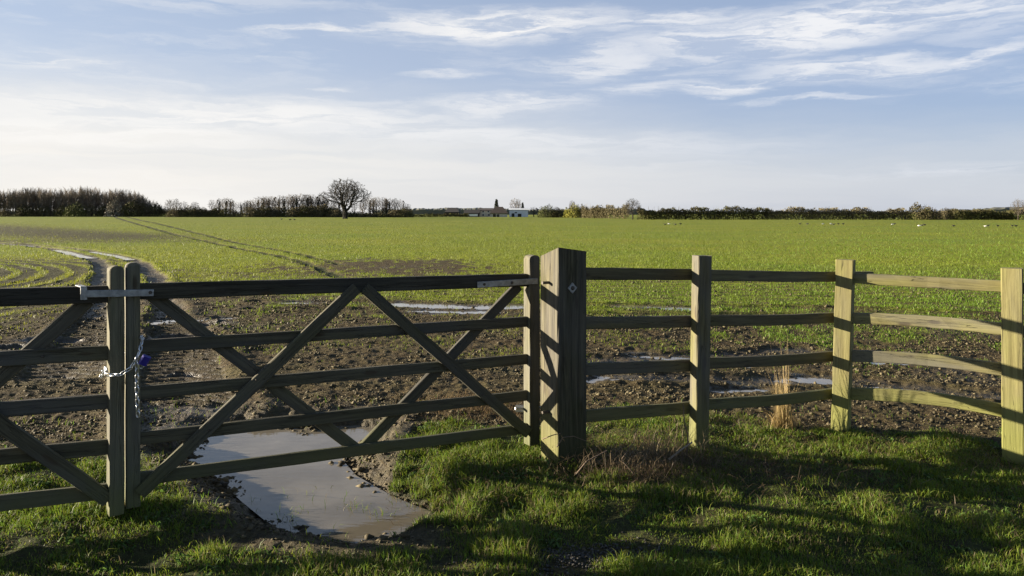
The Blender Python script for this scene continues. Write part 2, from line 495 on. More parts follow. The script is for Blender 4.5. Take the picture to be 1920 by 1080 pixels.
def fields(X, Y):
    """height and masks at ground positions"""
    n1 = fbm(X * .8, Y * .8, 3); n2 = fbm(X * 5, Y * 5, 5); n3 = fbm(X * 2.2, Y * 1.2, 9)
    yb = np.interp(X, [-6, -3, -2, -1.2, -.85, 0, 1.2, 3, 5, 9], [5.5, 5.35, 5.3, 5.1, 5.95, 6.15, 6.4, 6.25, 6.2, 6.2])
    verge = 1 - sstep(-.22, .30, Y - yb + (n3 - .5) * 1.0)
    near = 1 - sstep(8, 14, Y)
    h = zb(X) * near
    sd = np.full(X.shape, 9.0)
    m = (Y < 9) & (np.abs(X + .8) < 4)
    sd[m] = poly_sd(X[m], Y[m], PUD)
    sdn = sd + (n2 - .5) * .18 + (fbm(X * 13, Y * 13, 15, 2) - .5) * .10
    ring = 1 - sstep(.06, np.where((X > -.75) & (Y > 4.1), .12, .78), sdn)                       # muddy margin of the pool
    verge = verge * (1 - ring * np.where((X > -.75) & (Y > 4.1), .35, 1.0))
    # wheel-worn ground in the foreground
    bare = .8 * np.exp(-(((X - .5) / .38) ** 2 + ((Y - 3.80) / .12) ** 2)) + .6 * np.exp(-(((X - .1) / .5) ** 2 + ((Y - 3.6) / .2) ** 2))
    bare = bare + .8 * np.exp(-(((X + 1.0) / .8) ** 2 + ((Y - 3.9) / .12) ** 2))
    bare = bare + .45 * np.exp(-(((X - 1.6) / .9) ** 2 + ((Y - 5.2) / .3) ** 2)) + .12 * np.exp(-(((X - 2.8) / .5) ** 2 + ((Y - 5.7) / .25) ** 2))
    verge = verge * (1 - np.clip(bare * (.5 + n2), 0, .95))
    # crop cover
    yb2 = np.interp(X, [-20, -12, -8, -5, -2, 2, 6, 20], [10.5, 12, 16, 15.6, 13.4, 12.0, 11.2, 10.5])
    crop = sstep(-1.8, 2.2, Y - yb2 + (n3 - .5) * 5.5)
    rowk = (1 - sstep(17, 26, Y)) * (.45 - .45 * np.cos(2 * np.pi * (Y + .05 * X + .25 * n1) / .62))
    crop = crop * (1 - .75 * rowk * sstep(-9, -5, X + (Y - 12) * .6))
    crop = np.maximum(crop, .13 * sstep(6.6, 8, Y) * sstep(.4, .6, fbm(X * 1.5, Y * 1.5, 171, 2)))
    crop = np.maximum(crop, .6 * sstep(-4.5, 0, Y - yb2) * sstep(.50, .66, n3) * sstep(7, 8.5, Y))
    pt = 1.15 * np.exp(-(((X + 3.6 + (Y - 24) * .25) / 4.2) ** 2 + ((Y - 24.5) / 5.0) ** 2))
    pt = pt + .45 * np.exp(-(((X + 9) / 5) ** 2 + ((Y - 21) / 3) ** 2))
    pb = np.exp(-(((Y - 50 - (-22.7 - X) * .98) / (6 + .12 * (-X - 20).clip(0, 60))) ** 2)) * sstep(-17, -27, X) * 1.2        # bare band far left
    pb = np.maximum(pb, np.exp(-(((Y - 46) / 3.2) ** 2)) * sstep(-12, -24, X) * .6)
    rowsm = .5 + .5 * np.sin(2 * np.pi * (X * .9 + Y * .12) / 1.0)
    lf = sstep(-9.5, -11.5, X + (Y - 20) * .38) * (1 - sstep(26, 29.5, Y)) * sstep(10, 13, Y)   # turning rows, left
    rad = np.hypot(X + 24, Y - 15)
    rows = .5 + .5 * np.sin(2 * np.pi * rad / .62 + n1 * 2.5)
    crop = crop * (1 - .95 * sstep(.36, .60, pt * .62 + (fbm(X * 4.5, Y * 2.2, 63, 3) - .5) * .9)) * (1 - np.clip(pb * (.45 + .6 * rowsm), 0, .97))
    crop = crop * (1 - lf * .95) + lf * sstep(.50, .80, rows) * .85
    verge = np.maximum(verge, lf * .62 * (1 - sstep(.5, .8, rows)))
    verge = np.maximum(verge, np.clip(pb, 0, 1) * .45 * (Y > 30))
    wet = sstep(.55, .75, n1) * .25 * (1 - crop) * (1 - verge) * (Y > 5)
    wet = np.maximum(wet, ring * .4)
    # ruts
    for pts, wd, dp, cl, wt in ((RUT_L, .24, .05, 1, .5), (RUT_R, .24, .05, 1, .5), (TRAM1, .17, .05, .95, 0), (TRAM2, .15, .05, .95, 0),
                                (CROSS1, .20, .05, .8, .5), (CROSS2, .18, .05, .8, .4), (CROSS3, .22, .012, .5, .5), (CROSS4, .22, .012, .5, .5),
                                (TREAD, .42, .035, .9, .6), (TREAD2, .4, .03, .9, .5)):
        d = seg_dist(X + (n1 - .5) * .3, Y + (n1 - .5) * .3, pts)
        wpx = wd + .0010 * Y                        # far ruts stay at least a line wide
        k = 1 - sstep(wpx * .6, wpx * 1.15, d)
        h = h - dp * k + (0 if pts is TRAM1 or pts is TRAM2 else .025) * np.exp(-((d - wpx * 1.35) / (.10 + .001 * Y)) ** 2)
        crop = crop * (1 - k * cl)
        if pts is TRAM1 or pts is TRAM2: verge = np.maximum(verge, k * .99)  # shade inside the tramlines, painted with the dark verge colour
        wet = np.maximum(wet, k * wt * (.4 + n2))
    # clods
    mud = (1 - verge) * (1 - .8 * crop) * (Y > 3.0)
    cl = fbm(X * 17, Y * 14, 21, 3) - .5
    cl2 = fbm(X * 2.6, Y * 2.6, 33, 3) - .5
    amp = np.interp(Y, [3, 12, 30, 60], [1, 1.0, .6, .2])
    h = h + mud * amp * (cl * .036 + cl2 * .014 + (fbm(X * 1.2, Y * 5.5, 47, 2) - .5) * .025) * np.interp(Y, [5, 6.5], [.6, 1])
    h = h + crop * (fbm(X * 3, Y * 3, 41, 3) - .5) * .05 * amp
    h = h + verge * ((fbm(X * 1.6, Y * 1.6, 55, 3) - .5) * .10 + (fbm(X * 7, Y * 7, 57, 2) - .5) * .03)
    for pts in (TREAD, TREAD2):
        d = seg_dist(X, Y, pts)
        k = (1 - sstep(.33, .42, d)) * (Y > 6.8)
        h = h * (1 - k) - .03 * k
        side = np.where(X > np.interp(Y, [p[1] for p in pts][::1], [p[0] for p in pts]), 1, -1)
        h = h + k * .022 * np.sin(2 * np.pi * (Y + .35 * np.abs(d)) / .19)
        wet = np.maximum(wet * (1 - k), k * (.15 + .85 * sstep(.1, .7, np.sin(2 * np.pi * (Y + .35 * np.abs(d)) / .19 + np.pi))))
    # pool
    bank = np.minimum(sstep(-.12, .35, sdn), 1)
    h = np.where(sd < 1.0, (WZ - .05) * (1 - bank) + np.maximum(h, WZ + .022) * bank, h)
    h = h + .018 * np.exp(-((sdn - .25) / .12) ** 2) * (sd < 1) * (.3 + 1.2 * n2)
    nb_ = .6 * fbm(X * 5, Y * 4, 131, 2) + .4 * fbm(X * 14, Y * 12, 133, 2)
    for pts, w_ in RIBM:
        xs_ = [p[0] for p in pts]; yy_ = [p[1] for p in pts]
        mm = (X > min(xs_) - 1.5) & (X < max(xs_) + 1.5) & (Y > min(yy_) - 1.5) & (Y < max(yy_) + 1.5)
        if not mm.any(): continue
        d = np.full(X.shape, 9.0); d[mm] = seg_dist(X[mm], Y[mm], pts)
        d = d / w_ + (nb_ - .42) * (3.6 if w_ < .2 and pts[0][1] < 14 else 2.2)
        k = 1 - sstep(.8, 1.35, d)
        k2 = 1 - sstep(1.2, 3.5, d)
        h = h * (1 - .75 * k2) + (zb(X) * near - .012) * .75 * k2
        h = h * (1 - k) + (zb(X) * near - .05) * k
        crop = crop * (1 - (1 - sstep(1.2, 2.6, d))); wet = np.maximum(wet, (1 - sstep(1.2, 2.2, d)) * .7)
    # shallow hollows for the small pools
    for px, py, hw, hh in SMALL:
        x0, y0 = gxy(px, py)
        rx = hw * y0 / F; ry = hh * y0 * y0 / (F * H)
        d = np.hypot((X - x0) / rx, (Y - y0) / ry) + (n2 - .5) * .8
        k = 1 - sstep(.7, 1.3, d)
        h = h * (1 - k) + (h - .10) * k
        crop = crop * (1 - k); wet = np.maximum(wet, (1 - sstep(1.0, 1.9, d)) * .8)
    # wide landform: the far left rises a little
    h = h + sstep(150, 360, Y) * sstep(60, -160, X) * .35
    return h, np.clip(crop, 0, 1), np.clip(wet, 0, 1), np.clip(verge, 0, 1)


us = np.concatenate([np.linspace(-9, -.95, 26)[:-1], np.linspace(-.95, -.74, 22)[:-1], np.linspace(-.74, .74, 720), np.linspace(.74, .95, 22)[1:], np.linspace(.95, 9, 26)[1:]])
ys = np.concatenate([np.linspace(.4, 2.9, 24)[:-1], np.exp(np.linspace(math.log(2.9), math.log(60), 610)), HY * 0 + F * H / np.linspace(F * H / 60.3, 3.2, 56), np.array([1100, 2000, 5000, 9000.0])])
U, YY = np.meshgrid(us, ys)
XX = U * (YY + .6)
hh, crop_a, wet_a, verge_a = fields(XX, YY)
nr, nc = XX.shape
co = np.stack([XX, YY, hh], -1).reshape(-1, 3)
i = np.arange(nr * nc).reshape(nr, nc)
q = np.stack([i[:-1, :-1], i[:-1, 1:], i[1:, 1:], i[1:, :-1]], -1).reshape(-1, 4)
masks = np.stack([crop_a ** 1.7, wet_a, verge_a], -1).reshape(-1, 3)
g = bigmesh('field', co, q, M_GROUND, {'mask': masks})
g.data.shade_smooth()
tag(g, 'green winter crop field with bare muddy strip and tractor ruts', kind='structure')
# ground behind and beside the viewer
xs2 = np.array([-9000, -400, -40, -5.0, 5, 40, 400, 9000]); ys2 = np.array([-9000, -400, -30, -6, .45, 3.0])
X2, Y2 = np.meshgrid(xs2, ys2)
i = np.arange(X2.size).reshape(X2.shape)
q = np.stack([i[:-1, :-1], i[:-1, 1:], i[1:, 1:], i[1:, :-1]], -1).reshape(-1, 4)
co = np.stack([X2, Y2, np.full(X2.shape, -.30)], -1).reshape(-1, 3)
mk = np.zeros((X2.size, 3)); mk[:, 2] = 1
g2 = bigmesh('ground', co, q, M_GROUND, {'mask': mk})
tag(g2, 'grass verge continuing behind the gate side', kind='structure')


def ground_z(x, y):
    h_, *_ = fields(np.array([float(x)]), np.array([float(y)]))
    return float(h_[0])


# ------------------------------------------------------------ water
def water(name, pts, z, label):
    n = len(pts)
    o = meshobj(name, [(x, y, z) for x, y in pts], [tuple(range(n))], M_WATER)
    return tag(o, label, kind='structure')


cxp = sum(p[0] for p in PUD) / len(PUD); cyp = sum(p[1] for p in PUD) / len(PUD)
water('puddle', [(cxp + (x - cxp) * 1.12, cyp + (y - cyp) * 1.10) for x, y in PUD][::-1], WZ, 'large muddy puddle lying under the gate')
for px, py, hw, h2 in SMALL:
    x0, y0 = gxy(px, py)
    rx = hw * y0 / F * 1.5; ry = h2 * y0 * y0 / (F * H) * 1.5
    k = np.arange(16) * 2 * np.pi / 16
    xs = x0 + rx * np.cos(k); yy = y0 + ry * np.sin(k)
    X5 = np.concatenate([x0 + .5 * rx * np.cos(k), x0 + .8 * rx * np.cos(k)]); Y5 = np.concatenate([y0 + .5 * ry * np.sin(k), y0 + .8 * ry * np.sin(k)])
    hq = fields(X5, Y5)[0]
    z = float(np.percentile(hq, 45))
    water('puddle', list(zip(xs, yy)), z, 'small strip of standing water in the mud of the field')

for pts, w_ in RIBM:
    lft, rgt = [], []
    for k, p in enumerate(pts):
        a_ = np.array(pts[max(k - 1, 0)]); b_ = np.array(pts[min(k + 1, len(pts) - 1)])
        t_ = (b_ - a_) / np.linalg.norm(b_ - a_); n_ = np.array([-t_[1], t_[0]]) * w_ * 1.9
        e_ = t_ * w_ * (-1.5 if k == 0 else 1.5 if k == len(pts) - 1 else 0)
        lft.append(tuple(np.array(p) + n_ + e_)); rgt.append(tuple(np.array(p) - n_ + e_))
    zz = [float(zb(p[0]) * (1 - sstep(8, 14, p[1]))) - .020 for p in pts]
    n_ = len(pts)
    vs = [(x, y, z) for (x, y), z in zip(lft, zz)] + [(x, y, z) for (x, y), z in zip(rgt, zz)]
    fs = [(k, n_ + k, n_ + k + 1, k + 1) for k in range(n_ - 1)]
    tag(meshobj('puddle', vs, fs, M_WATER), 'strip of water standing in a wheel rut of the field', kind='structure')

# ------------------------------------------------------------ boards and posts
def prism(L, wu, wv, cham=.004, nseg=8, jit=.0012, bend=None, ends=None, topfn=None, seed=None):
    """chamfered bar along local +X; u = local Y, v = local Z"""
    r_ = random.Random(seed if seed is not None else random.random())
    hu, hv, c = wu / 2, wv / 2, cham
    sec = [(-hu + c, -hv), (hu - c, -hv), (hu, -hv + c), (hu, hv - c), (hu - c, hv), (-hu + c, hv), (-hu, hv - c), (-hu, -hv + c)]
    ts = [L * k / nseg for k in range(nseg + 1)]
    rows = [(t_, 1, 1) for t_ in ts]
    if ends == 'dome':
        rows = rows[:-1] + [(L - wu * .38, 1, 1), (L - wu * .2, .93, 1), (L - wu * .09, .74, .99), (L - wu * .025, .45, .98), (L, .18, .97)]
    vs = []
    for t_, su, sv in rows:
        bu, bv = bend(t_ / L) if bend else (0, 0)
        for (u, v) in sec:
            j = jit
            x = t_
            if topfn and t_ >= L - 1e-9:
                x += topfn(u, v)
            vs.append((x + r_.uniform(-j, j) * .5, u * su + bu + r_.uniform(-j, j), v * sv + bv + r_.uniform(-j, j)))
    fs = []
    for k in range(len(rows) - 1):
        for q_ in range(8):
            a_ = k * 8 + q_; b_ = k * 8 + (q_ + 1) % 8
            fs.append((a_, b_, b_ + 8, a_ + 8))
    fs.append(tuple(range(7, -1, -1)))
    fs.append(tuple((len(rows) - 1) * 8 + q_ for q_ in range(8)))
    return vs, fs


def basis(ex, ey, ez):
    return Matrix((ex, ey, ez)).transposed()


def bar(name, p0, p1, wu, wv, vdir, mat, parent, **kw):
    """bar from p0 to p1; wv is its size along vdir (its face normal), wu across"""
    p0 = Vector(p0); p1 = Vector(p1)
    ex = (p1 - p0).normalized()
    ez = (Vector(vdir) - ex * Vector(vdir).dot(ex)).normalized()
    ey = ez.cross(ex)
    vs, fs = prism((p1 - p0).length, wu, wv, **kw)
    o = meshobj(name, vs, fs, mat, parent)
    o.rotation_euler = basis(ex, ey, ez).to_euler()
    o.location = p0 - (parent.location if parent else Vector())
    return o


def bolt(parent, p, nrm, r=.009, name='bolt', mat=None):
    n_ = Vector(nrm).normalized()
    vs = []; fs = []
    up = Vector((0, 0, 1)); s_ = n_.cross(up).normalized()
    for k, (rr, dd) in enumerate(((r, 0), (r, .004), (r * .6, .008))):
        for j in range(8):
            a_ = j * math.pi / 4
            vs.append(n_ * dd + s_ * (rr * math.cos(a_)) + up * (rr * math.sin(a_)))
    for k in range(2):
        for j in range(8):
            fs.append((k * 8 + j, k * 8 + (j + 1) % 8, k * 8 + 8 + (j + 1) % 8, k * 8 + 8 + j))
    fs.append(tuple(16 + j for j in range(8)))
    return meshobj(name, vs, fs, mat or M_RUST, parent, loc=p)


class Plane:
    """vertical plane through two ground points; gives the 3D point behind a photo pixel"""
    def __init__(s, x0, y0, ang):
        s.o = Vector((x0, y0, 0)); s.d = Vector((math.cos(R(ang)), math.sin(R(ang)), 0))
        s.n = Vector((s.d.y, -s.d.x, 0))          # towards the viewer

    def at(s, px, py, off=0.0):
        ray = Vector(((px - CX) / F, 1, -(py - HY) / F))
        o = s.o + s.n * off
        k = o.dot(s.n) / ray.dot(s.n)
        return Vector((0, 0, H)) + ray * k


# ---- right leaf
A = unproj(248, 700, 4.22); B = unproj(995, 700, 5.50)
ang = math.degrees(math.atan2(B.y - A.y, B.x - A.x))
PR = Plane(A.x, A.y, ang)
base = PR.at(620, 900); base.z = 0
gate = empty('farm_gate', base, 'long timber five bar gate leaf standing over the large puddle, hung on the thick post', 'gate', 'pair of timber field gate leaves')
N = PR.n; T = .075
s1 = bar('stile', PR.at(248.5, 948, -.012), PR.at(248.5, 492, -.012), .070, T, N, M_STILE, gate, ends='dome', seed=1)
s2 = bar('stile', PR.at(997, 832), PR.at(997, 478), .082, .085, N, M_STILE, gate, ends='dome', seed=2)
s2.data.materials.append(M_STAIN_SHADE)  # front of the hinge stile: its shade painted in as darker wood
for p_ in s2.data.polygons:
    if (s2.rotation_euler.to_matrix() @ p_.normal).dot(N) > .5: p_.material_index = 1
rails = [((546, 525), .086), ((650, 603), .069), ((737, 673), .069), ((822, 741), .069), ((898, 803), .069)]
for k, ((yl, yr), hgt) in enumerate(rails):
    yl2 = yl + (262 - 262)
    bar('rail', PR.at(258, yl), PR.at(988, yr), hgt, .03 if k else .045, N, M_GATE if k else M_TOPR, gate, nseg=14, jit=.0016, seed=10 + k)
for (a_, b_, off) in (((668, 540), (262, 925), .034), ((683, 540), (990, 812), .034), ((278, 548), (668, 842), -.032), ((972, 536), (680, 840), -.032)):
    bar('brace', PR.at(*a_, off), PR.at(*b_, off), .070, .030, N, M_GATE, gate, nseg=10, jit=.0014, seed=a_[0])
# top hinge strap on the rail, to the post
st = bar('hinge_strap', PR.at(895, 534, .030), PR.at(1008, 527, .050), .040, .006, N, M_METAL, gate, nseg=2, jit=0, cham=.002)
bolt(gate, PR.at(908, 533, .034), N, .010); bolt(gate, PR.at(960, 530, .044), N, .010)
bar('lower_hinge', PR.at(966, 766, -.05), PR.at(1020, 764, -.05), .018, .018, N, M_METAL, gate, nseg=1, jit=0)
bar('lower_hinge_bolt', PR.at(986, 766, -.06) + Vector((-.07, 0, .0)), PR.at(986, 766, -.06), .05, .012, N, M_METAL, gate, nseg=1, jit=0)
for x_, y_ in ((540, 606), (480, 712), (392, 806), (752, 618), (835, 690), (905, 740), (300, 690)):
    bolt(gate, PR.at(x_, y_, .051 if x_ != 300 else .017), N, .005, 'nail')

# ---- left leaf
C0 = unproj(216, 700, 4.17)
PL = Plane(C0.x, C0.y, 21)
ML = PL.at(-400, 900); ML.z = 0
gate2 = empty('farm_gate', ML, 'timber gate leaf cut off by the left edge, chained to the longer leaf', 'gate', 'pair of timber field gate leaves')
N2 = PL.n
nst = Vector((math.sin(R(38)), -math.cos(R(38)), 0))
bar('stile', PL.at(216.5, 962, .012), PL.at(216.5, 498, .012), .070, .08, nst, M_STILE, gate2, ends='dome', seed=3)


def on_left(px, py, dist, off=0.0):
    """point `dist` metres left of the stile at the height of pixel (px,py)"""
    p = PL.at(px, py, off)
    return p - PL.d * dist


LLEN = 2.35
lrail = [((551), .088), (661, .076), (752, .076), (837, .078), (920, .080)]
for k, (yc, hgt) in enumerate(lrail):
    p1 = PL.at(205, yc)
    p0 = p1 - PL.d * LLEN
    bar('rail', p0, p1, hgt, .045 if k == 0 else .03, N2, M_GATE if k else M_TOPR, gate2, nseg=14, jit=.0016, seed=30 + k)
hs = PL.at(218, 900) - PL.d * (LLEN + .03)
bar('stile', Vector((hs.x, hs.y, .05)), Vector((hs.x, hs.y, 1.36)), .08, .08, N2, M_STILE, gate2, ends='dome', seed=4)
topz = PL.at(205, 551).z; botz = PL.at(205, 930).z


def lp(s_, z, off):
    p = PL.at(205, 551) - PL.d * s_ + N2 * off
    return Vector((p.x, p.y, z))


bar('brace', lp(.10, topz - .03, -.032), lp(LLEN / 2 - .02, botz + .02, -.032), .075, .03, N2, M_GATE, gate2, nseg=8, seed=51)
bar('brace', lp(.0, botz - .01, .034), lp(LLEN / 2 - .03, topz - .02, .034), .075, .03, N2, M_GATE, gate2, nseg=8, seed=52)
bar('brace', lp(LLEN - .05, botz - .01, .034), lp(LLEN / 2 + .04, topz - .02, .034), .075, .03, N2, M_GATE, gate2, nseg=8, seed=53)
bar('brace', lp(LLEN - .15, topz - .03, -.032), lp(LLEN / 2 + .03, botz + .02, -.032), .075, .03, N2, M_GATE, gate2, nseg=8, seed=54)
bolt(gate2, PL.at(80, 668, .017), N2, .007, 'nail')
pz = hs - PL.d * .17
outer = empty('gate_post', (pz.x, pz.y, 0), 'thick hanging post beyond the left edge of the picture', 'post')
bar('post', Vector((pz.x, pz.y, -.3)), Vector((pz.x, pz.y, 1.42)), .2, .2, N2, M_POST, outer, seed=5)

# ---- throw-over latch
latch = empty('gate_latch', PR.at(250, 548, .06), 'flat galvanised throw-over latch bar bridging the two gate leaves', 'latch')
pa = PR.at(288, 549, .052)
pm = unproj(240, 550, 4.10); pb_ = unproj(152, 549, 3.99)
bar('latch_bar', pa, unproj(160, 551, 4.03), .036, .007, N, M_METAL, latch, nseg=3, jit=0, cham=.002)
bar('hook', unproj(157, 562, 4.03), unproj(157, 537, 4.03), .030, .008, N2, M_METAL, latch, nseg=1, jit=0, cham=.002)
bar('hook_return', unproj(157, 538, 4.03), unproj(147, 535, 4.13), .030, .006, (0, 0, 1), M_METAL, latch, nseg=1, jit=0, cham=.002)
bolt(latch, PR.at(282, 548, .058), N, .009)

# ---- big post between gate and fence
TH = 28.4
dF = Vector((math.cos(R(TH)), math.sin(R(TH)), 0)); nF = Vector((dF.y, -dF.x, 0))
corner = unproj(1046, 700, 5.09); corner.z = 0
Wp = .222
cpost = corner + dF * (Wp / 2) - nF * (Wp / 2)
bigpost = empty('gate_post', cpost, 'thickest square timber post with a split top, between the gate and the rail fence', 'post')


def topfn(u, v):
    # u runs along the front face (sign fixed below), v towards the viewer
    return .040 * math.exp(-((u * TS + .085) / .05) ** 2) * (1 if v > 0 else .1) - (.035 if (u * TS < -.09 and v < 0) else 0) + (.004 if u * TS > 0 else 0)


ex = Vector((0, 0, 1)); ey = nF.cross(ex)
TS = 1 if ey.dot(dF) > 0 else -1
ztop = unproj(1075, 473, 5.15).z
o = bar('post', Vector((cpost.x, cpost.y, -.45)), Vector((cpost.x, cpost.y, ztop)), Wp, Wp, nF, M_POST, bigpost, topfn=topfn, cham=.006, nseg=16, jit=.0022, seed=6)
o.data.materials.append(M_STAIN_SHADE)          # lane face: dark moss and stain, deepened with painted shade
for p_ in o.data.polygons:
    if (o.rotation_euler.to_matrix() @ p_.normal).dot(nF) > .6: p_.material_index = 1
# diamond washer and nut
fc = cpost + nF * (Wp / 2); kk = (fc.dot(nF)) / Vector(((1073 - CX) / F, 1, 0)).dot(nF)
pw = Vector(((1073 - CX) / F * kk, kk, H - (540 - HY) / F * kk))
wv_ = [pw + nF * t_ + dF * (r_ * math.cos(a_)) + Vector((0, 0, r_ * math.sin(a_))) for t_, r_ in ((.0, .037), (.005, .035)) for a_ in (0, math.pi / 2, math.pi, 3 * math.pi / 2)]
meshobj('washer', [v - pw for v in wv_], [(0, 1, 5, 4), (1, 2, 6, 5), (2, 3, 7, 6), (3, 0, 4, 7), (4, 5, 6, 7)], M_METAL, bigpost, loc=pw)
bolt(bigpost, pw + nF * .005, nF, .014, 'nut')
# hinge pin
bar('hinge_pin', cpost - dF * (Wp / 2 + .05) + Vector((0, 0, unproj(1010, 764, 5.3).z)), cpost - dF * (Wp / 2 - .01) + Vector((0, 0, unproj(1010, 764, 5.3).z)), .018, .018, nF, M_RUST, bigpost, nseg=1, jit=0)
bar('hinge_pin', cpost - dF * (Wp / 2 + .05) + Vector((0, 0, unproj(1010, 527, 5.3).z)), cpost - dF * (Wp / 2 - .01) + Vector((0, 0, unproj(1010, 527, 5.3).z)), .018, .018, nF, M_RUST, bigpost, nseg=1, jit=0)

# ---- post and rail fence
fence = empty('rail_fence', (2.2, 5.9, -.1), 'four rail timber post and rail fence running right from the thick post', 'fence')


def fpost(pxl, D, th, wu, wv, ytop, seed, lean=(0, 0), topfn=None, mat=None):
    """pxl: pixel column of the near-left corner of the front face"""
    d_ = Vector((math.cos(R(th)), math.sin(R(th)), 0)); n_ = Vector((d_.y, -d_.x, 0))
    c_ = unproj(pxl, 600, D); c_.z = 0
    c_ = c_ + d_ * (wu / 2) - n_ * (wv / 2)
    z1 = unproj(pxl, ytop, D).z
    return bar('post', Vector((c_.x + lean[0], c_.y, -.45)), Vector((c_.x, c_.y, z1)), wu, wv, n_, mat or M_FENCE, fence, nseg=12, jit=.0022, cham=.005, seed=seed, topfn=topfn), c_


fpost(1310, 5.46, 14.5, .102, .102, 480, 71, (-.03, 0))
fpost(1567, 6.28, -33.5, .128, .12, 487, 72, (-.05, 0), mat=M_NEW)
fpost(1876, 5.70, -34.5, .133, .12, 503, 73, (.012, 0), mat=M_NEW)
S1 = [(513, 515), (606, 602), (692, 684), (780, 762)]
S2 = [(516, 517), (601, 594), (681, 665), (758, 733)]
S3 = [(520, 536), (596, 617), (667, 694), (738, 771)]
for k in range(4):
    def mk_bend(au, av):
        return lambda s_: (au * math.sin(math.pi * s_), av * math.sin(math.pi * s_))
    nS = Vector((.4, -.9, 0))
    bar('rail', unproj(1096, S1[k][0], 5.22), unproj(1318, S1[k][1], 5.645), .080, .036, nS, M_FENCE, fence, nseg=10, jit=.0018, bend=mk_bend(0, .0), seed=80 + k)
    xe = 1634 if k == 0 else 1588
    D2 = 6.66 if k == 0 else 6.50
    bar('rail', unproj(1319, S2[k][0], 5.66), unproj(xe, S2[k][1] + (1 if k == 0 else 0), D2), .080, .036, Vector((.5, -.86, 0)), M_FENCE, fence, nseg=10, jit=.0018, bend=mk_bend((-.006, -.010, -.012, -.018)[k], 0), seed=90 + k)
    zz = (S3[k][0] if k else S3[k][0] + 1)
    sx = 1592
    Ds = 6.275
    bar('rail', unproj(sx, zz, Ds), unproj(1900, S3[k][1] + 2, 5.74), .082 + .004 * k, .034, Vector((-.5, -.86, 0)), M_NEW, fence, nseg=14, jit=.0018,
        bend=mk_bend((0, .014, .020, .028)[k], (0, -.02, -.03, -.03)[k]), seed=100 + k)
# fence goes on beyond the picture
P4 = unproj(1905, 560, 5.74)
fd = Vector((.87, -.50, 0))
pe = P4 + fd * 1.4
bar('post', Vector((pe.x, pe.y, -.5)), Vector((pe.x, pe.y, 1.2)), .13, .12, Vector((-.5, -.86, 0)), M_FENCE, fence, seed=120)
for k in range(4):
    q0 = unproj(1915, S3[k][1] + 4, 5.72)
    q1 = q0 + fd * 1.45
    bar('rail', q0, q1, .08, .034, Vector((-.5, -.86, 0)), M_FENCE, fence, seed=121 + k)

# ---- chain and padlock
chain = empty('chain', unproj(240, 700, 4.08), 'silver steel chain looped round both meeting stiles of the gate', 'chain')


def link_mesh(L=.040, W=.024, r=.0034):
    vs = []; fs = []
    path = []
    for k in range(16):
        a_ = 2 * math.pi * k / 16
        x = (W / 2 - r) * math.cos(a_); y = (W / 2 - r) * math.sin(a_)
        y += (L - W) / 2 * (1 if math.sin(a_) > 1e-6 else -1 if math.sin(a_) < -1e-6 else 0)
        path.append(Vector((y, x, 0)))
    n = len(path)
    for k in range(n):
        tg = (path[(k + 1) % n] - path[k - 1]).normalized(); nn = Vector((0, 0, 1)); bb = tg.cross(nn)
        for j in range(6):
            a_ = j * math.pi / 3
            vs.append(path[k] + nn * (r * math.sin(a_)) + bb * (r * math.cos(a_)))
    for k in range(n):
        for j in range(6):
            fs.append((k * 6 + j, k * 6 + (j + 1) % 6, ((k + 1) % n) * 6 + (j + 1) % 6, ((k + 1) % n) * 6 + j))
    me = bpy.data.meshes.new('link'); me.from_pydata([tuple(v) for v in vs], [], fs); me.materials.append(M_CHAIN); me.shade_smooth()
    return me


LM = link_mesh()


def run_chain(pts, pitch=.0315, flip=0):
    pts = [Vector(p) for p in pts]
    acc = 0; k = 0
    out = []
    for a_, b_ in zip(pts[:-1], pts[1:]):
        L = (b_ - a_).length
        while acc <= L:
            out.append((a_.lerp(b_, acc / L), (b_ - a_).normalized())); acc += pitch
        acc -= L
    for k, (p, d_) in enumerate(out):
        side = Vector((.35, -.94, 0))
        y_ = d_.cross(side).normalized(); z_ = d_.cross(y_).normalized()
        tw = (k + flip) % 2
        if tw: y_, z_ = z_, -y_
        m_ = basis(d_, y_, z_) @ Matrix.Rotation(R(35 + random.uniform(-12, 12)), 3, 'X')
        o = linkmesh('link', LM, chain, p); o.rotation_euler = m_.to_euler()


run_chain([unproj(190, 706, 4.24), unproj(197, 690, 4.17), unproj(203, 703, 4.11), unproj(225, 703, 4.085), unproj(243, 692, 4.085), unproj(256, 674, 4.09), unproj(263, 655, 4.11), unproj(267, 636, 4.16), unproj(262, 628, 4.26)])
run_chain([unproj(256, 675, 4.075), unproj(257, 700, 4.085), unproj(257, 738, 4.09), unproj(259, 782, 4.095)], flip=1)
run_chain([unproj(192, 704, 4.24), unproj(230, 668, 4.32), unproj(262, 640, 4.33)])
lock = empty('padlock', unproj(271, 676, 4.09), 'small blue padlock hanging on the gate chain', 'padlock')
lk = bar('body', unproj(267, 683, 4.09) + Vector((0, 0, .0)), unproj(276, 668, 4.085), .042, .022, (.5, -.86, 0), M_BLUE, lock, cham=.006, nseg=2, jit=0)
vs = []; fs = []
ax_ = (unproj(276, 668, 4.085) - unproj(267, 683, 4.09)).normalized(); sd_ = ax_.cross(Vector((.5, -.86, 0))).normalized(); nn = Vector((.5, -.86, 0))
pth = [ax_ * -.004 + sd_ * -.013, ax_ * .012 + sd_ * -.013, ax_ * .021 + sd_ * -.009, ax_ * .025, ax_ * .021 + sd_ * .009, ax_ * .012 + sd_ * .013, ax_ * -.004 + sd_ * .013]
for k, p in enumerate(pth):
    tg = (pth[min(k + 1, 6)] - pth[max(k - 1, 0)]).normalized(); bb = tg.cross(nn).normalized()
    for j in range(6):
        a_ = j * math.pi / 3
        vs.append(-p + nn * .0032 * math.sin(a_) + bb * .0032 * math.cos(a_))
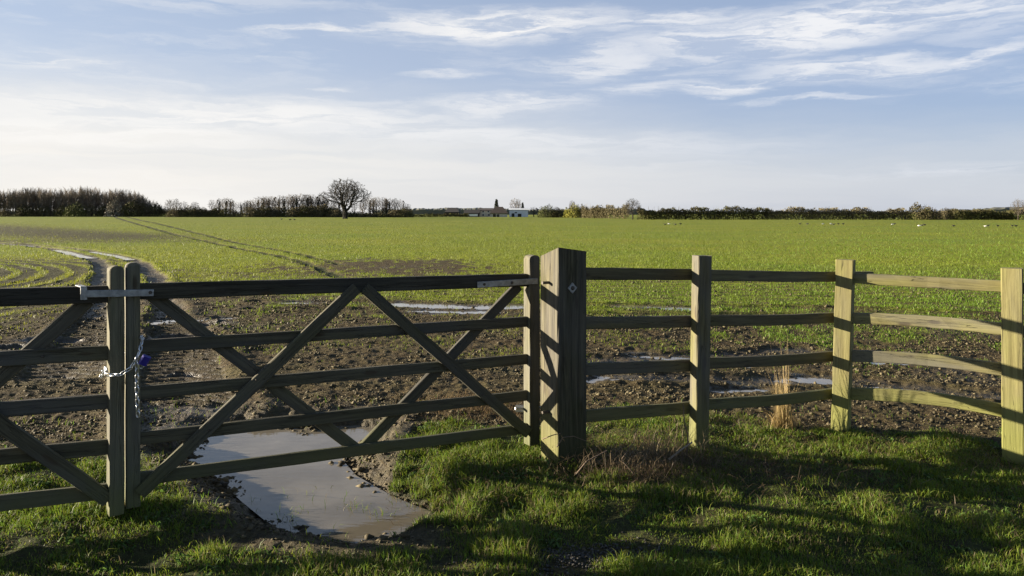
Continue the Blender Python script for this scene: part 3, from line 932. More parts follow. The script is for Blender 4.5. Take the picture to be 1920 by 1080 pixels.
for k in range(6):
    for j in range(6):
        fs.append((k * 6 + j, k * 6 + (j + 1) % 6, k * 6 + 6 + (j + 1) % 6, k * 6 + 6 + j))
meshobj('shackle', vs, fs, M_CHAIN, lock, loc=unproj(267, 683, 4.09))


# ------------------------------------------------------------ grass
def blades(P, hgt, wid, lean, az_, col, curve=.5, name='grass'):
    """P (n,3); each blade: a 5-vertex, 3-triangle tapered curved leaf"""
    n = len(P)
    fa = rng.uniform(0, 2 * np.pi, n)
    wx = np.cos(fa) * wid / 2; wy = np.sin(fa) * wid / 2
    lx = np.cos(az_) * lean * hgt; ly = np.sin(az_) * lean * hgt
    v = np.zeros((n, 5, 3))
    v[:, 0] = P; v[:, 1] = P; v[:, 2] = P; v[:, 3] = P; v[:, 4] = P
    v[:, 0, 0] -= wx; v[:, 0, 1] -= wy; v[:, 1, 0] += wx; v[:, 1, 1] += wy
    mx = lx * (.5 - curve * .3); my = ly * (.5 - curve * .3)
    for k, s_ in ((2, 1), (3, -1)):
        v[:, k, 0] += mx + s_ * wx * .75; v[:, k, 1] += my + s_ * wy * .75; v[:, k, 2] += hgt * .6
    v[:, 4, 0] += lx; v[:, 4, 1] += ly; v[:, 4, 2] += hgt * np.clip(1 - lean * lean * .35, .25, 1)
    b_ = (np.arange(n) * 5)[:, None]
    tr = np.concatenate([b_ + np.array([[0, 1, 2]]), b_ + np.array([[0, 2, 3]]), b_ + np.array([[3, 2, 4]])], 0)
    c = np.repeat(col, 5, axis=0)
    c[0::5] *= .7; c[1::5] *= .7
    return v.reshape(-1, 3), tr, c


def join(parts):
    vs, ts, cs = [], [], []
    off = 0
    for v, t_, c in parts:
        vs.append(v); ts.append(t_ + off); cs.append(c); off += len(v)
    return np.concatenate(vs), np.concatenate(ts), np.concatenate(cs)


def gcol(n, x, y):
    base_ = np.array([.112, .180, .018])
    k = fbm(x * 1.1, y * 1.1, 77, 3)
    c = base_[None] * (rng.uniform(.6, 1.3, n) * (.75 + .5 * k))[:, None]
    c[:, 0] *= rng.uniform(.8, 1.45, n)
    dry = rng.random(n) < .09 + .14 * (k > .56)
    c[dry] = np.array([.19, .155, .08]) * rng.uniform(.6, 1.1, dry.sum())[:, None]
    return c


N_G = 760000
y = 2.7 + (7.2 - 2.7) * rng.random(N_G) ** 1.0
x = rng.uniform(-1, 1, N_G) * (y * .74 + .25)
keep = rng.random(N_G) < np.interp(y, [2.7, 4, 7.2], [1, .85, .6]) * (y * .74 + .25) / 5.6
x, y = x[keep], y[keep]
h_, cr, we, ve = fields(x, y)
clump = fbm(x * 3.5, y * 3.5, 91, 3); tuft = fbm(x * 1.3, y * 1.3, 93, 2)
dens = sstep(.22, .62, ve) * sstep(.15, .40, clump) + .02 * (y < 7)
keep = (rng.random(len(x)) < dens) & ((h_ > WZ + .003) | (x > .25))
x, y, h_, clump, tuft = x[keep], y[keep], h_[keep], clump[keep], tuft[keep]
n = len(x)
hg = (.016 + .034 * sstep(.35, .7, clump) * (.5 + tuft)) * rng.uniform(.5, 1.5, n) * np.interp(y, [3, 4.3, 6], [1.25, 1.1, .85])
part = [blades(np.stack([x, y, h_ - .006], 1), hg, rng.uniform(.0024, .0044, n) * np.interp(y, [3, 6], [.95, 1.25]), rng.uniform(.1, 1.2, n), rng.uniform(0, 6.28, n), gcol(n, x, y))]
# taller tufts
tx = []; ty = []
for k in range(430):
    yy_ = random.uniform(2.9, 6.3); xx_ = random.uniform(-1, 1) * (yy_ * .72)
    m_ = int(random.uniform(14, 46)); r_ = random.uniform(.03, .08)
    tx += list(np.random.default_rng(k).normal(xx_, r_, m_)); ty += list(np.random.default_rng(k + 999).normal(yy_, r_, m_))
for (fx_, fy_) in ((-2.03, 4.2), (-1.95, 4.25), (.46, 5.0), (.62, 5.2), (.38, 5.1), (.1, 5.45), (1.25, 5.4), (1.4, 5.42), (2.58, 6.15), (2.7, 6.2), (3.6, 5.55), (3.75, 5.5), (3.45, 5.65)):
    for j_ in range(60):
        tx.append(random.gauss(fx_, .09)); ty.append(random.gauss(fy_, .07))
x = np.array(tx); y = np.array(ty)
h_, cr, we, ve = fields(x, y); keep = (ve > .3) & ((h_ > WZ + .003) | (x > .25)); x, y, h_ = x[keep], y[keep], h_[keep]; n = len(x)
part.append(blades(np.stack([x, y, h_ - .006], 1), rng.uniform(.025, .075, n), rng.uniform(.003, .0045, n), rng.uniform(.3, 1.3, n), rng.uniform(0, 6.28, n), gcol(n, x, y) * 1.1))
# broad low weed leaves among the grass
wx_ = []; wy_ = []
for k in range(260):
    yy_ = random.uniform(3.0, 6.2); xx_ = random.uniform(-1, 1) * yy_ * .7
    if k < 40: xx_, yy_ = random.gauss(-.02, .12), random.gauss(4.75, .14)
    for j_ in range(random.randint(5, 12)):
        wx_.append(random.gauss(xx_, .03)); wy_.append(random.gauss(yy_, .03))
x = np.array(wx_); y = np.array(wy_); h_, cr, we, ve = fields(x, y); keep = ve > .35; x, y, h_ = x[keep], y[keep], h_[keep]; n = len(x)
part.append(blades(np.stack([x, y, h_], 1), rng.uniform(.02, .045, n), rng.uniform(.012, .024, n), rng.uniform(.8, 2.2, n), rng.uniform(0, 6.28, n), np.array([.085, .150, .030])[None] * rng.uniform(.6, 1.3, n)[:, None]))
# blades standing in the big puddle and at its edge
x = []; y = []
for px_, py_, r_, m_ in ((660, 950, .05, 40), (712, 967, .035, 22), (540, 968, .05, 18), (590, 925, .10, 12), (500, 950, .12, 14), (560, 985, .1, 14), (770, 948, .06, 20)):
    x0, y0 = gxy(px_, py_, WZ)
    x += list(rng.normal(x0, r_, m_)); y += list(rng.normal(y0, r_, m_))
x = np.array(x); y = np.array(y); n = len(x)
part.append(blades(np.stack([x, y, np.full(n, WZ - .02)], 1), rng.uniform(.03, .085, n), np.full(n, .0035), rng.uniform(.3, 1.4, n), rng.uniform(0, 6.28, n), gcol(n, x, y)))
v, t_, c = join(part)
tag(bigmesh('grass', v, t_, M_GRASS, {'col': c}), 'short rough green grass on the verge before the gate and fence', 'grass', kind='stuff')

# dead straw and stalks
def straw_patch(x0, y0, rx, ry, n, h0, h1, lean0, lean1, tone=(.30, .21, .11), wid=.003):
    x = rng.normal(x0, rx, n); y = rng.normal(y0, ry, n)
    h_ = fields(x, y)[0]
    c = np.array(tone)[None] * (.68 if tone[0] < .4 else .82) * rng.uniform(.45, 1.25, n)[:, None]
    return blades(np.stack([x, y, h_ - .004], 1), rng.uniform(h0, h1, n), np.full(n, wid), rng.uniform(lean0, lean1, n), rng.uniform(0, 6.28, n), c)


part = [straw_patch(-.35, 6.75, .28, .20, 1500, .02, .10, .6, 2.4, (.36, .25, .12)),
        straw_patch(-.15, 6.5, .25, .2, 500, .02, .08, .6, 2.4, (.30, .2, .10)),
        straw_patch(.95, 5.05, .28, .22, 1900, .03, .13, .8, 3.0, (.24, .175, .105)),
        straw_patch(.80, 5.08, .20, .12, 420, .10, .26, .3, 1.6, (.32, .245, .15), .0035),
        straw_patch(1.05, 5.3, .16, .10, 160, .12, .28, .1, .9, (.36, .28, .16), .0035),
        straw_patch(1.9, 5.3, .5, .25, 90, .05, .16, .5, 2.0, (.36, .27, .16), .004),
        straw_patch(-.3, 4.7, .25, .2, 260, .05, .12, .8, 2.4, (.26, .18, .10), .0035),
        straw_patch(.75, 5.5, .25, .25, 700, .03, .12, .8, 2.4, (.25, .17, .09)),
        straw_patch(1.7, 5.15, .45, .22, 1100, .02, .07, .8, 3.0, (.18, .115, .07)),
        straw_patch(2.6, 5.75, .7, .30, 1300, .02, .07, .8, 3.2, (.26, .18, .10)),
        straw_patch(1.5, 6.4, .9, .12, 900, .02, .06, .8, 3.0, (.22, .16, .09)),
        straw_patch(3.3, 5.6, .35, .3, 500, .02, .09, .5, 2.0, (.22, .17, .08)),
        straw_patch(-.35, 4.75, .18, .2, 350, .01, .05, 1, 3.5, (.16, .10, .06)),
        straw_patch(.3, 4.9, .3, .1, 300, .02, .10, .5, 2.5, (.22, .15, .09))]
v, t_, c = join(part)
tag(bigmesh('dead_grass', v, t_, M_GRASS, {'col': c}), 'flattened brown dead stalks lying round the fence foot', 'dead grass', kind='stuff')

# the tall pale tuft between the second and third posts
x0, y0 = gxy(1468, 797, -.06)
tz = ground_z(x0, y0)
p1 = straw_patch(x0, y0, .035, .03, 95, .22, .52, .05, .30, (.50, .38, .17), .004)
p2 = straw_patch(x0 + .01, y0, .03, .02, 20, .55, .82, .02, .16, (.55, .42, .22), .0035)
p3 = straw_patch(x0, y0, .06, .05, 150, .06, .2, .1, 1.0, (.42, .30, .12), .004)
v, t_, c = join([p1, p2, p3])
tag(bigmesh('dry_grass_tuft', v, t_, M_GRASS, {'col': c}), 'tall straw coloured tuft standing before the fence rails between second and third post', 'grass tuft')


# ------------------------------------------------------------ tubes, twigs
def tube(vs, fs, p0, p1, r0, r1, n=3):
    p0 = Vector(p0); p1 = Vector(p1)
    d_ = (p1 - p0)
    if d_.length < 1e-6: return
    d_.normalize()
    s_ = d_.orthogonal().normalized(); u_ = d_.cross(s_)
    b0 = len(vs)
    for (p, r_) in ((p0, r0), (p1, r1)):
        for j in range(n):
            a_ = 2 * math.pi * j / n
            vs.append(p + s_ * (r_ * math.cos(a_)) + u_ * (r_ * math.sin(a_)))
    for j in range(n):
        fs.append((b0 + j, b0 + (j + 1) % n, b0 + n + (j + 1) % n, b0 + n + j))


def stick(name, pts, r, mat, label, cat='stick', group=None, n=5):
    vs, fs = [], []
    pts = [Vector(p) for p in pts]
    for k, (a_, b_) in enumerate(zip(pts[:-1], pts[1:])):
        tube(vs, fs, a_ - pts[0], b_ - pts[0], r * (1 - .6 * k / len(pts)), r * (1 - .6 * (k + 1) / len(pts)), n)
    return tag(meshobj(name, vs, fs, mat, loc=pts[0], smooth=True), label, cat, group)


M_STICK = plain('pale_stick', (.24, .20, .15), .8, 0, .3, 20)
M_STALK = plain('brown_stalk', (.12, .085, .055), .85, 0, .3, 20)
stick('stick', [unproj(1254, 862, 5.05), unproj(1275, 845, 5.08), unproj(1298, 829, 5.1)], .008, M_STICK, 'bare whitish stick lying aslant at the foot of the first slim post')
stick('bramble_stem', [unproj(1287, 858, 5.2), unproj(1290, 820, 5.2), unproj(1283, 790, 5.2), unproj(1281, 757, 5.2)], .006, M_STALK, 'thin upright stalk beside the first slim post, its top crossing the bottom rail', 'stem')
stick('bramble_stem', [unproj(1018, 823, 5.05), unproj(1036, 816, 5.0), unproj(1052, 812, 4.98)], .004, M_STALK, 'thin stem crossing the lit foot of the thick post', 'stem')
stick('bramble_stem', [unproj(1044, 838, 4.95), unproj(1056, 820, 4.95), unproj(1076, 818, 4.98), unproj(1102, 828, 5.05)], .004, M_STALK, 'thin bent stem arching before the base of the thick post', 'stem')
stick('bramble_stem', [unproj(1080, 890, 4.9), unproj(1100, 865, 4.92), unproj(1138, 845, 5.0)], .006, M_STALK, 'stalk rising right from the base of the thick post', 'stem')
stick('bramble_stem', [unproj(1190, 890, 4.9), unproj(1165, 862, 4.95), unproj(1188, 830, 5.0), unproj(1196, 795, 5.05)], .004, M_STALK, 'thin crooked stem between the thick post and the first slim post', 'stem')

# ------------------------------------------------------------ clods, stones
OCT = np.array([[1, 0, 0], [-1, 0, 0], [0, 1, 0], [0, -1, 0], [0, 0, 1], [0, 0, -1]], float)
OF = np.array([[0, 2, 4], [2, 1, 4], [1, 3, 4], [3, 0, 4], [2, 0, 5], [1, 2, 5], [3, 1, 5], [0, 3, 5]])


def lumps(x, y, z, s, col, flat=.7):
    n = len(x)
    v = OCT[None] * (s[:, None, None] * rng.uniform(.55, 1.25, (n, 6, 1)))
    a_ = rng.uniform(0, 6.28, n); ca, sa = np.cos(a_)[:, None], np.sin(a_)[:, None]
    vx = v[:, :, 0] * ca - v[:, :, 1] * sa; vy = v[:, :, 0] * sa + v[:, :, 1] * ca
    v = np.stack([vx, vy, v[:, :, 2] * flat], -1)
    v += rng.normal(0, .12, (n, 6, 3)) * s[:, None, None]
    v += np.stack([x, y, z], 1)[:, None]
    tr = (np.arange(n) * 6)[:, None, None] + OF[None]
    return v.reshape(-1, 3), tr.reshape(-1, 3), np.repeat(col, 6, 0)


NC = 190000
y = np.exp(rng.uniform(math.log(5.0), math.log(19), NC))
x = rng.uniform(-1, 1, NC) * y * .73
y = np.concatenate([rng.uniform(3.5, 6.3, 22000), y]); x = np.concatenate([rng.uniform(-2.3, .7, 22000), x]); NC += 22000
h_, cr, we, ve = fields(x, y)
k = fbm(x * 2.2, y * 2.2, 61, 3)
smooth_strip = np.exp(-((seg_dist(x, y, [gxy(0, 690), gxy(520, 700), gxy(800, 640)])) / .9) ** 2)   # rolled flat
p_ = (1 - ve) ** 2 * (1 - cr * .85) * np.clip(.15 + 1.9 * (k - .36), .05, 1) * (1 - .75 * smooth_strip) * (1 - .8 * sstep(.35, .6, we))
keep = (rng.random(NC) < p_) & ((y > 5.6) | (x > .25) | (h_ > WZ + .012))
x, y, h_ = x[keep][:95000], y[keep][:95000], h_[keep][:95000]
s = np.minimum(rng.lognormal(math.log(.0058), .62, len(x)), .026) * np.interp(y, [4, 8, 18], [.75, 1.1, 1.9])
c = np.array([0.081, 0.0672, 0.036])[None] * rng.uniform(.4, 1.3, len(x))[:, None]
c = c + (rng.random(len(x)) < .03)[:, None] * np.array([.03, .025, .016])
v, t_, cc = lumps(x, y, h_ + s * .25, s, c)
tag(bigmesh('soil_clods', v, t_, M_CLOD, {'col': cc}), 'crumbly brown soil clods over the churned mud', 'clods', kind='stuff')
nb_ = 26000
x = rng.uniform(-2.4, .5, nb_); y = rng.uniform(3.6, 6.3, nb_)
sdv = poly_sd(x, y, PUD) + (fbm(x * 5, y * 5, 5) - .5) * .18
left_ = (x < -1.0) | (y < 4.15)
keepr = left_ | (rng.random(nb_) < .4)
band = np.where(left_, .34, .12)
keep = keepr & (sdv > -.03) & (rng.random(nb_) < (1 - sstep(.3, 1.1, sdv / band)) * (fbm(x * 4, y * 4, 19, 2) > .36))
x, y = x[keep], y[keep]; left_ = left_[keep]
h_ = fields(x, y)[0]
s = np.minimum(rng.lognormal(math.log(.0075), .7, len(x)), .036)
c = np.array([.070, .050, .026])[None] * rng.uniform(.35, 1.5, len(x))[:, None]
c[~left_] *= 1.25
c[:, 0] *= .9
v, t_, cc = lumps(x, y, np.maximum(h_, WZ - .006) + s * .15, s, c, .5)
tag(bigmesh('wet_clods', v, t_, M_CLOD, {'col': cc}), 'dark crumbling clods along the muddy margin of the large puddle', 'clods', kind='stuff')
# gravel in the foreground
x = np.concatenate([rng.normal(.45, .20, 900), rng.normal(.15, .2, 350)]); y = np.concatenate([rng.normal(3.80, .07, 900), rng.normal(3.66, .07, 350)])
h_ = fields(x, y)[0]
s = rng.uniform(.003, .010, len(x)); g_ = rng.uniform(.02, .10, len(x))[:, None]
v, t_, cc = lumps(x, y, h_ + s * .4, s, g_ * np.array([1, .93, .82]))
tag(bigmesh('gravel', v, t_, M_CLOD, {'col': cc}), 'grey gravel showing through the worn foreground grass', 'gravel', kind='stuff')

# ------------------------------------------------------------ young crop
NP = 330000
yy = F * H / rng.uniform(F * H / 150, F * H / 8.5, NP)
xx = rng.uniform(-1, 1, NP) * yy * .70
h_, cr, we, ve = fields(xx, yy)
sp_ = fbm(xx * 1.7, yy * 1.7, 71, 3)
keep = rng.random(NP) < np.clip(cr * 1.15 - .05 + (yy < 14) * .03, 0, 1) * np.clip(.35 + 1.6 * (sp_ - .25), .15, 1)
xx, yy, h_ = xx[keep][:175000], yy[keep][:175000], h_[keep][:175000]
n = len(xx)
sz = np.interp(yy, [7, 10, 20, 60, 150], [.030, .045, .070, .11, .14]) * rng.uniform(.6, 1.35, n)
k = fbm(xx * .25, yy * .12, 88, 3)
c = np.array([.165, .215, .019])[None] * rng.uniform(.78, 1.2, n)[:, None]
c[:, 0] *= (.78 + .45 * k) * np.interp(xx / yy, [-.6, .6], [1.12, .85])
P0 = np.stack([xx, yy, h_ - .01], 1)
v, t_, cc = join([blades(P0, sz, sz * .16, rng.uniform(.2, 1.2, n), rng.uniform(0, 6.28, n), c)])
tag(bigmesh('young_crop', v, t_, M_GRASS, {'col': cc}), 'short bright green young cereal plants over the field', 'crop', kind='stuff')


# ------------------------------------------------------------ trees
def grow(cr, tr, p, d_, L, r, lev, maxlev, spec, rnd):
    """recursive bare limb; levels 0-1 go to the trunk mesh, the rest to the crown mesh"""
    tgt = tr if lev <= 1 else cr
    nseg = 3 if lev < 3 else 2
    q_ = Vector(p); dd = Vector(d_)
    pts = [(q_.copy(), dd.copy(), r)]
    for k in range(nseg):
        ow = q_ - Vector((0, 0, spec['cz']))
        ow = ow.normalized() * spec['out'] if (lev > 1 and ow.length > .1) else Vector()
        dd = (dd + Vector((rnd.gauss(0, 1), rnd.gauss(0, 1), rnd.gauss(0, 1))) * spec['wig'] + Vector((0, 0, 1)) * spec['up'] * (lev > 0) + ow).normalized()
        q2 = q_ + dd * (L / nseg)
        r2 = r * (1 - .5 * (k + 1) / nseg)
        tube(tgt[0], tgt[1], q_, q2, pts[-1][2], r2, 6 if lev == 0 else 4 if lev < 2 else 3)
        q_ = q2
        pts.append((q_.copy(), dd.copy(), r2))
    if lev >= maxlev: return
    nb = spec['nb'][lev]
    for k in range(nb):
        f_ = 1 - (k / nb) * spec['spread'][lev]
        idx = f_ * nseg
        i0 = min(int(idx), nseg - 1); fr = idx - i0
        bp_ = pts[i0][0].lerp(pts[i0 + 1][0], fr)
        bd = pts[min(i0 + 1, nseg)][1]
        s_ = bd.orthogonal().normalized()
        s_ = Matrix.Rotation(rnd.uniform(0, 6.283), 3, bd) @ s_
        an = R(rnd.uniform(*spec['ang'][lev]))
        nd = (bd * math.cos(an) + s_ * math.sin(an)).normalized()
        grow(cr, tr, bp_, nd, L * spec['len'][lev] * rnd.uniform(.75, 1.15), max(pts[i0][2] * .55, spec['rmin']), lev + 1, maxlev, spec, rnd)


OAK = dict(wig=.17, up=.04, nb=[10, 6, 5, 5, 4], spread=[.45, .72, .8, .8, .9], ang=[(20, 82), (25, 60), (25, 55), (25, 55), (20, 60)], len=[1.35, .60, .62, .62, .6], rmin=.035, out=.16, cz=5)
ASH = dict(wig=.08, up=.10, nb=[8, 6, 5, 4], spread=[.62, .8, .9, .9], ang=[(18, 48), (20, 45), (20, 45), (20, 45)], len=[.62, .58, .6, .55], rmin=.045, out=.05, cz=6)
POP = dict(wig=.05, up=.16, nb=[16, 5, 4], spread=[.75, .9, .9], ang=[(22, 42), (18, 40), (18, 40)], len=[.26, .6, .55], rmin=.05, out=0, cz=8)


def norm(vs, height):
    top = max(v.z for v in vs)
    return height / top


def make_tree(spec, L, r, maxlev, seed, trunk_frac=1.0):
    rnd = random.Random(seed)
    cr, tr = ([], []), ([], [])
    grow(cr, tr, (0, 0, -.2), (0, 0, 1), L, r, 0, maxlev, spec, rnd)
    return cr, tr


def scale_to(cr, tr, height, width=None):
    top = max(v.z for v in cr[0]); k = height / top
    kx = k
    if width:
        wd = max(abs(v.x) for v in cr[0]) * 2; kx = width / wd
    for vs in (cr[0], tr[0]):
        for v in vs:
            v.x *= kx; v.y *= kx; v.z *= k


def tmesh(name, d_, mat):
    me = bpy.data.meshes.new(name); me.from_pydata([tuple(v) for v in d_[0]], [], d_[1]); me.materials.append(mat)
    return me


def leaf_cloud(n, fn, size, seed):
    """n small random triangles placed by fn(rnd)->Vector"""
    rnd = random.Random(seed)
    vs = []; fs = []
    for k in range(n):
        p = fn(rnd)
        s_ = size * rnd.uniform(.6, 1.4)
        b0 = len(vs)
        for j in range(3):
            vs.append(p + Vector((rnd.uniform(-1, 1), rnd.uniform(-1, 1), rnd.uniform(-1, 1))) * s_)
        fs.append((b0, b0 + 1, b0 + 2))
    return vs, fs


def place_tree(meshes, px, D, height_px, base_h, label, group=None, cat='tree', name='bare_tree', ysc=1.0, rz=None):
    """meshes = [(part name, mesh)], base_h = height of the model in metres"""
    X_ = (px - CX) * D / F
    z_ = ground_z(X_, D)
    top = H + (HY - height_px) * D / F
    s_ = (top - z_) / base_h
    rt = empty(name, (X_, D, z_ - .1), label, cat, group)
    rt.scale = (s_ * ysc, s_ * ysc, s_)
    rt.rotation_euler = (0, 0, rz if rz is not None else random.uniform(0, 6.28))
    for nm, me in meshes:
        o = bpy.data.objects.new(nm, me); sc.collection.objects.link(o); o.parent = rt
    return rt


def colonise(attr, trunk_h, step, r_tip, seed, infl=99, kill=1.2, twigs=3, twig_l=.7, jitter=.25, pw=2.3):
    """grow a branching skeleton towards points that fill the crown"""
    g_ = np.random.default_rng(seed)
    nodes = [np.array([0, 0, -.3])]; par = [-1]
    while nodes[-1][2] < trunk_h:
        nodes.append(nodes[-1] + np.array([g_.normal(0, .06), g_.normal(0, .06), 1]) * step); par.append(len(nodes) - 2)
    A = attr.copy()
    own = np.zeros(len(A), int); dist = np.full(len(A), 1e9)
    arr = np.array(nodes)
    for i0 in range(len(arr)):
        d_ = np.linalg.norm(A - arr[i0], axis=1); m_ = d_ < dist; own[m_] = i0; dist[m_] = d_[m_]
    for it in range(90):
        if len(A) == 0: break
        new = []
        for nd in np.unique(own):
            v_ = A[own == nd] - nodes[nd]
            v_ = (v_ / (np.linalg.norm(v_, axis=1)[:, None] + 1e-9)).mean(0)
            v_ = v_ / (np.linalg.norm(v_) + 1e-9) + g_.normal(0, jitter, 3)
            v_ /= np.linalg.norm(v_) + 1e-9
            new.append((nodes[nd] + v_ * step, nd))
        for p_, nd in new:
            nodes.append(p_); par.append(nd)
            k_ = len(nodes) - 1
            d_ = np.linalg.norm(A - p_, axis=1); m_ = d_ < dist; own[m_] = k_; dist[m_] = d_[m_]
        keep_ = dist > kill * step
        A = A[keep_]; own = own[keep_]; dist = dist[keep_]
        if len(nodes) > 9000: break
    n_ = len(nodes)
    acc = np.zeros(n_); kids = np.zeros(n_, int)
    for k_ in range(n_ - 1, 0, -1):
        if kids[k_] == 0: acc[k_] = r_tip ** pw
        acc[par[k_]] += acc[k_]; kids[par[k_]] += 1
    rad = acc ** (1 / pw)
    cr = ([], []); tr = ([], [])
    rn_ = random.Random(seed)
    for k_ in range(1, n_):
        p_ = par[k_]
        tgt = tr if rad[k_] > r_tip * 4.5 else cr
        r0_ = min(rad[p_], rad[k_] * 1.25) * (1.25 if k_ < 3 else 1)
        tube(tgt[0], tgt[1], nodes[p_], nodes[k_], r0_, rad[k_], 6 if rad[k_] > r_tip * 8 else 4 if rad[k_] > r_tip * 3 else 3)
        if rad[k_] < r_tip * 2.0 and nodes[k_][2] > trunk_h * .6:
            dd = Vector(nodes[k_] - nodes[p_]).normalized()
            for j in range(twigs):
                t2_ = (dd + Vector((rn_.gauss(0, .6), rn_.gauss(0, .6), rn_.gauss(0, .6) + .15))).normalized()
                q0_ = Vector(nodes[k_])
                tube(cr[0], cr[1], q0_, q0_ + t2_ * twig_l * rn_.uniform(.5, 1.2), r_tip * .8, r_tip * .5, 3)
    return cr, tr


def crown_pts(lobes, n, seed):
    g_ = np.random.default_rng(seed)
    tot = sum(l[3] * l[4] * l[5] for l in lobes); out = []
    for (cx_, cy_, cz_, rx, ry, rz) in lobes:
        m_ = int(n * rx * ry * rz / tot)
        v_ = g_.normal(0, 1, (m_, 3)); v_ /= np.linalg.norm(v_, axis=1)[:, None]
        v_ *= (g_.random(m_) ** .42)[:, None]
        out.append(v_ * np.array([rx, ry, rz]) + np.array([cx_, cy_, cz_]))
    o_ = np.concatenate(out)
    return o_


# the great oak
cr, tr = colonise(crown_pts([(0, 0, 7.4, 4.6, 5.2, 4.4), (-4.6, 0, 6.3, 3.0, 3.5, 2.1), (4.6, .5, 6.9, 3.0, 3.5, 2.5), (-2.2, -1, 9.0, 2.4, 2.4, 2.4), (2.4, 1, 9.2, 2.4, 2.6, 2.2), (-1, 4, 7.5, 4, 3, 3), (1, -4, 7.3, 4, 3, 3)], 1500, 3), 2.0, .40, .036, 12, twigs=4, twig_l=.5, pw=2.05, jitter=.36)
M_OAK = plain('dark_oak_bark', (.019, .016, .011), .95, 0, .35, 1.5)
oak = [('trunk', tmesh('trunk', tr, M_OAK)), ('crown', tmesh('crown', cr, M_OAK))]
place_tree(oak, 647, 230, 331, 12, 'great spreading bare oak standing alone in the green field', name='oak_tree', rz=.05)
# tree at right of the farm
cr, tr = colonise(crown_pts([(0, 0, 4.9, 3.1, 3.1, 2.7), (-1.6, 0, 5.4, 1.6, 2, 1.7), (1.7, 0, 5.2, 1.6, 2, 1.8)], 620, 5), 1.6, .36, .026, 23, twigs=2, twig_l=.5)
t2 = [('trunk', tmesh('trunk', tr, M_OAK)), ('crown', tmesh('crown', cr, M_BARK))]
place_tree(t2, 1186, 205, 368, 8, 'lone round crowned bare tree at the left end of the long hedge', name='bare_tree')

ash = []
for sd_ in (31, 32, 33):
    w_ = (2.2, 2.7, 1.9)[sd_ - 31]
    cr, tr = colonise(crown_pts([(0, 0, 5.9, w_, w_, 4.0), (w_ * .6, 0, 6.9, w_ * .7, w_ * .7, 2.6), (-w_ * .6, .3, 6.2, w_ * .7, w_ * .7, 3.0)], 620, sd_), 1.8, .42, .032, sd_, twigs=2, twig_l=.6, jitter=.15)
    ash.append([('trunk', tmesh('trunk', tr, M_BARK)), ('crown', tmesh('crown', cr, M_TWIG))])


def ivyfn(rnd):
    z = rnd.uniform(.8, 8.0)
    r_ = (.75 - .05 * z) * rnd.uniform(.2, 1) * (1 + .5 * math.sin(z * 2.3))
    a_ = rnd.uniform(0, 6.28)
    return Vector((r_ * math.cos(a_), r_ * math.sin(a_), z))


ivy_d = leaf_cloud(900, ivyfn, .22, 5)
ivy_me = tmesh('ivy', ivy_d, M_IVY)
pop = []
for sd_ in (41, 42, 43):
    cr, tr = make_tree(POP, 11, .20, 3, sd_)
    scale_to(cr, tr, 11)
    pop.append([('trunk', tmesh('trunk', tr, M_BARKP)), ('crown', tmesh('crown', cr, M_TWIG2))])


def dome(rx, ry, h, stem=False):
    def fn(rnd):
        while True:
            x, y, z = rnd.uniform(-1, 1), rnd.uniform(-1, 1), rnd.uniform(0, 1)
            q_ = x * x + y * y + z * z
            if q_ < 1 and q_ > rnd.uniform(0, .6):
                k = 1 + .18 * math.sin(5 * x + 3 * y) + .12 * math.sin(9 * x - 4)
                return Vector((x * rx, y * ry, z * h * k))
    return fn


def shrub_mesh(rx, ry, h, n, size, mat, seed):
    cl = leaf_cloud(n, dome(rx, ry, h), size, seed)
    st = ([], [])
    rnd = random.Random(seed + 1)
    for k in range(14):
        a_ = rnd.uniform(0, 6.28)
        tube(st[0], st[1], (0, 0, -.2), (rx * .7 * math.cos(a_) * rnd.random(), ry * .7 * math.sin(a_) * rnd.random(), h * rnd.uniform(.7, 1.05)), .06, .02)
    return [('stems', tmesh('stems', st, M_BARK)), ('foliage', tmesh('foliage', cl, mat))]


SH_B = [shrub_mesh(2.6, 2.2, 3, 2600, .17, M_SHRUB, 1), shrub_mesh(3.2, 2.2, 3, 2800, .17, M_HEDGE, 2)]
SH_G = shrub_mesh(2.8, 2.2, 3, 2600, .17, M_SHRUBG, 3)
SH_P = shrub_mesh(1.5, 1.5, 3, 1500, .15, M_BLOSSOM, 4)
SH_Y = shrub_mesh(1.9, 1.8, 3, 2200, .15, M_WILLOW, 5)
SH_C = [('foliage', tmesh('foliage', leaf_cloud(1500, lambda r_: (lambda z, a_: Vector((1.1 * math.cos(a_) * r_.random() ** .5 * (1 - (z / 6.2)) ** .5 * min(1, z), 1.1 * math.sin(a_) * r_.random() ** .5 * (1 - (z / 6.2)) ** .5 * min(1, z), z)))(r_.uniform(.2, 6), r_.uniform(0, 6.28)), .28, 8), M_CONIF))]

ORD = ['nearest', 'second', 'third', 'fourth', 'fifth', 'sixth', 'seventh', 'eighth', 'ninth', 'tenth', 'eleventh', 'twelfth', 'thirteenth', 'fourteenth', 'fifteenth', 'sixteenth', 'seventeenth', 'eighteenth', 'nineteenth', 'twentieth', 'twenty-first', 'twenty-second']
FST = ['first'] + ORD[1:]


def side_rank(px, others, ref):
    left = px < ref
    same = sorted([o for o in others if (o < ref) == left], key=lambda o: abs(o - ref))
    return ORD[same.index(px)], 'left' if left else 'right'


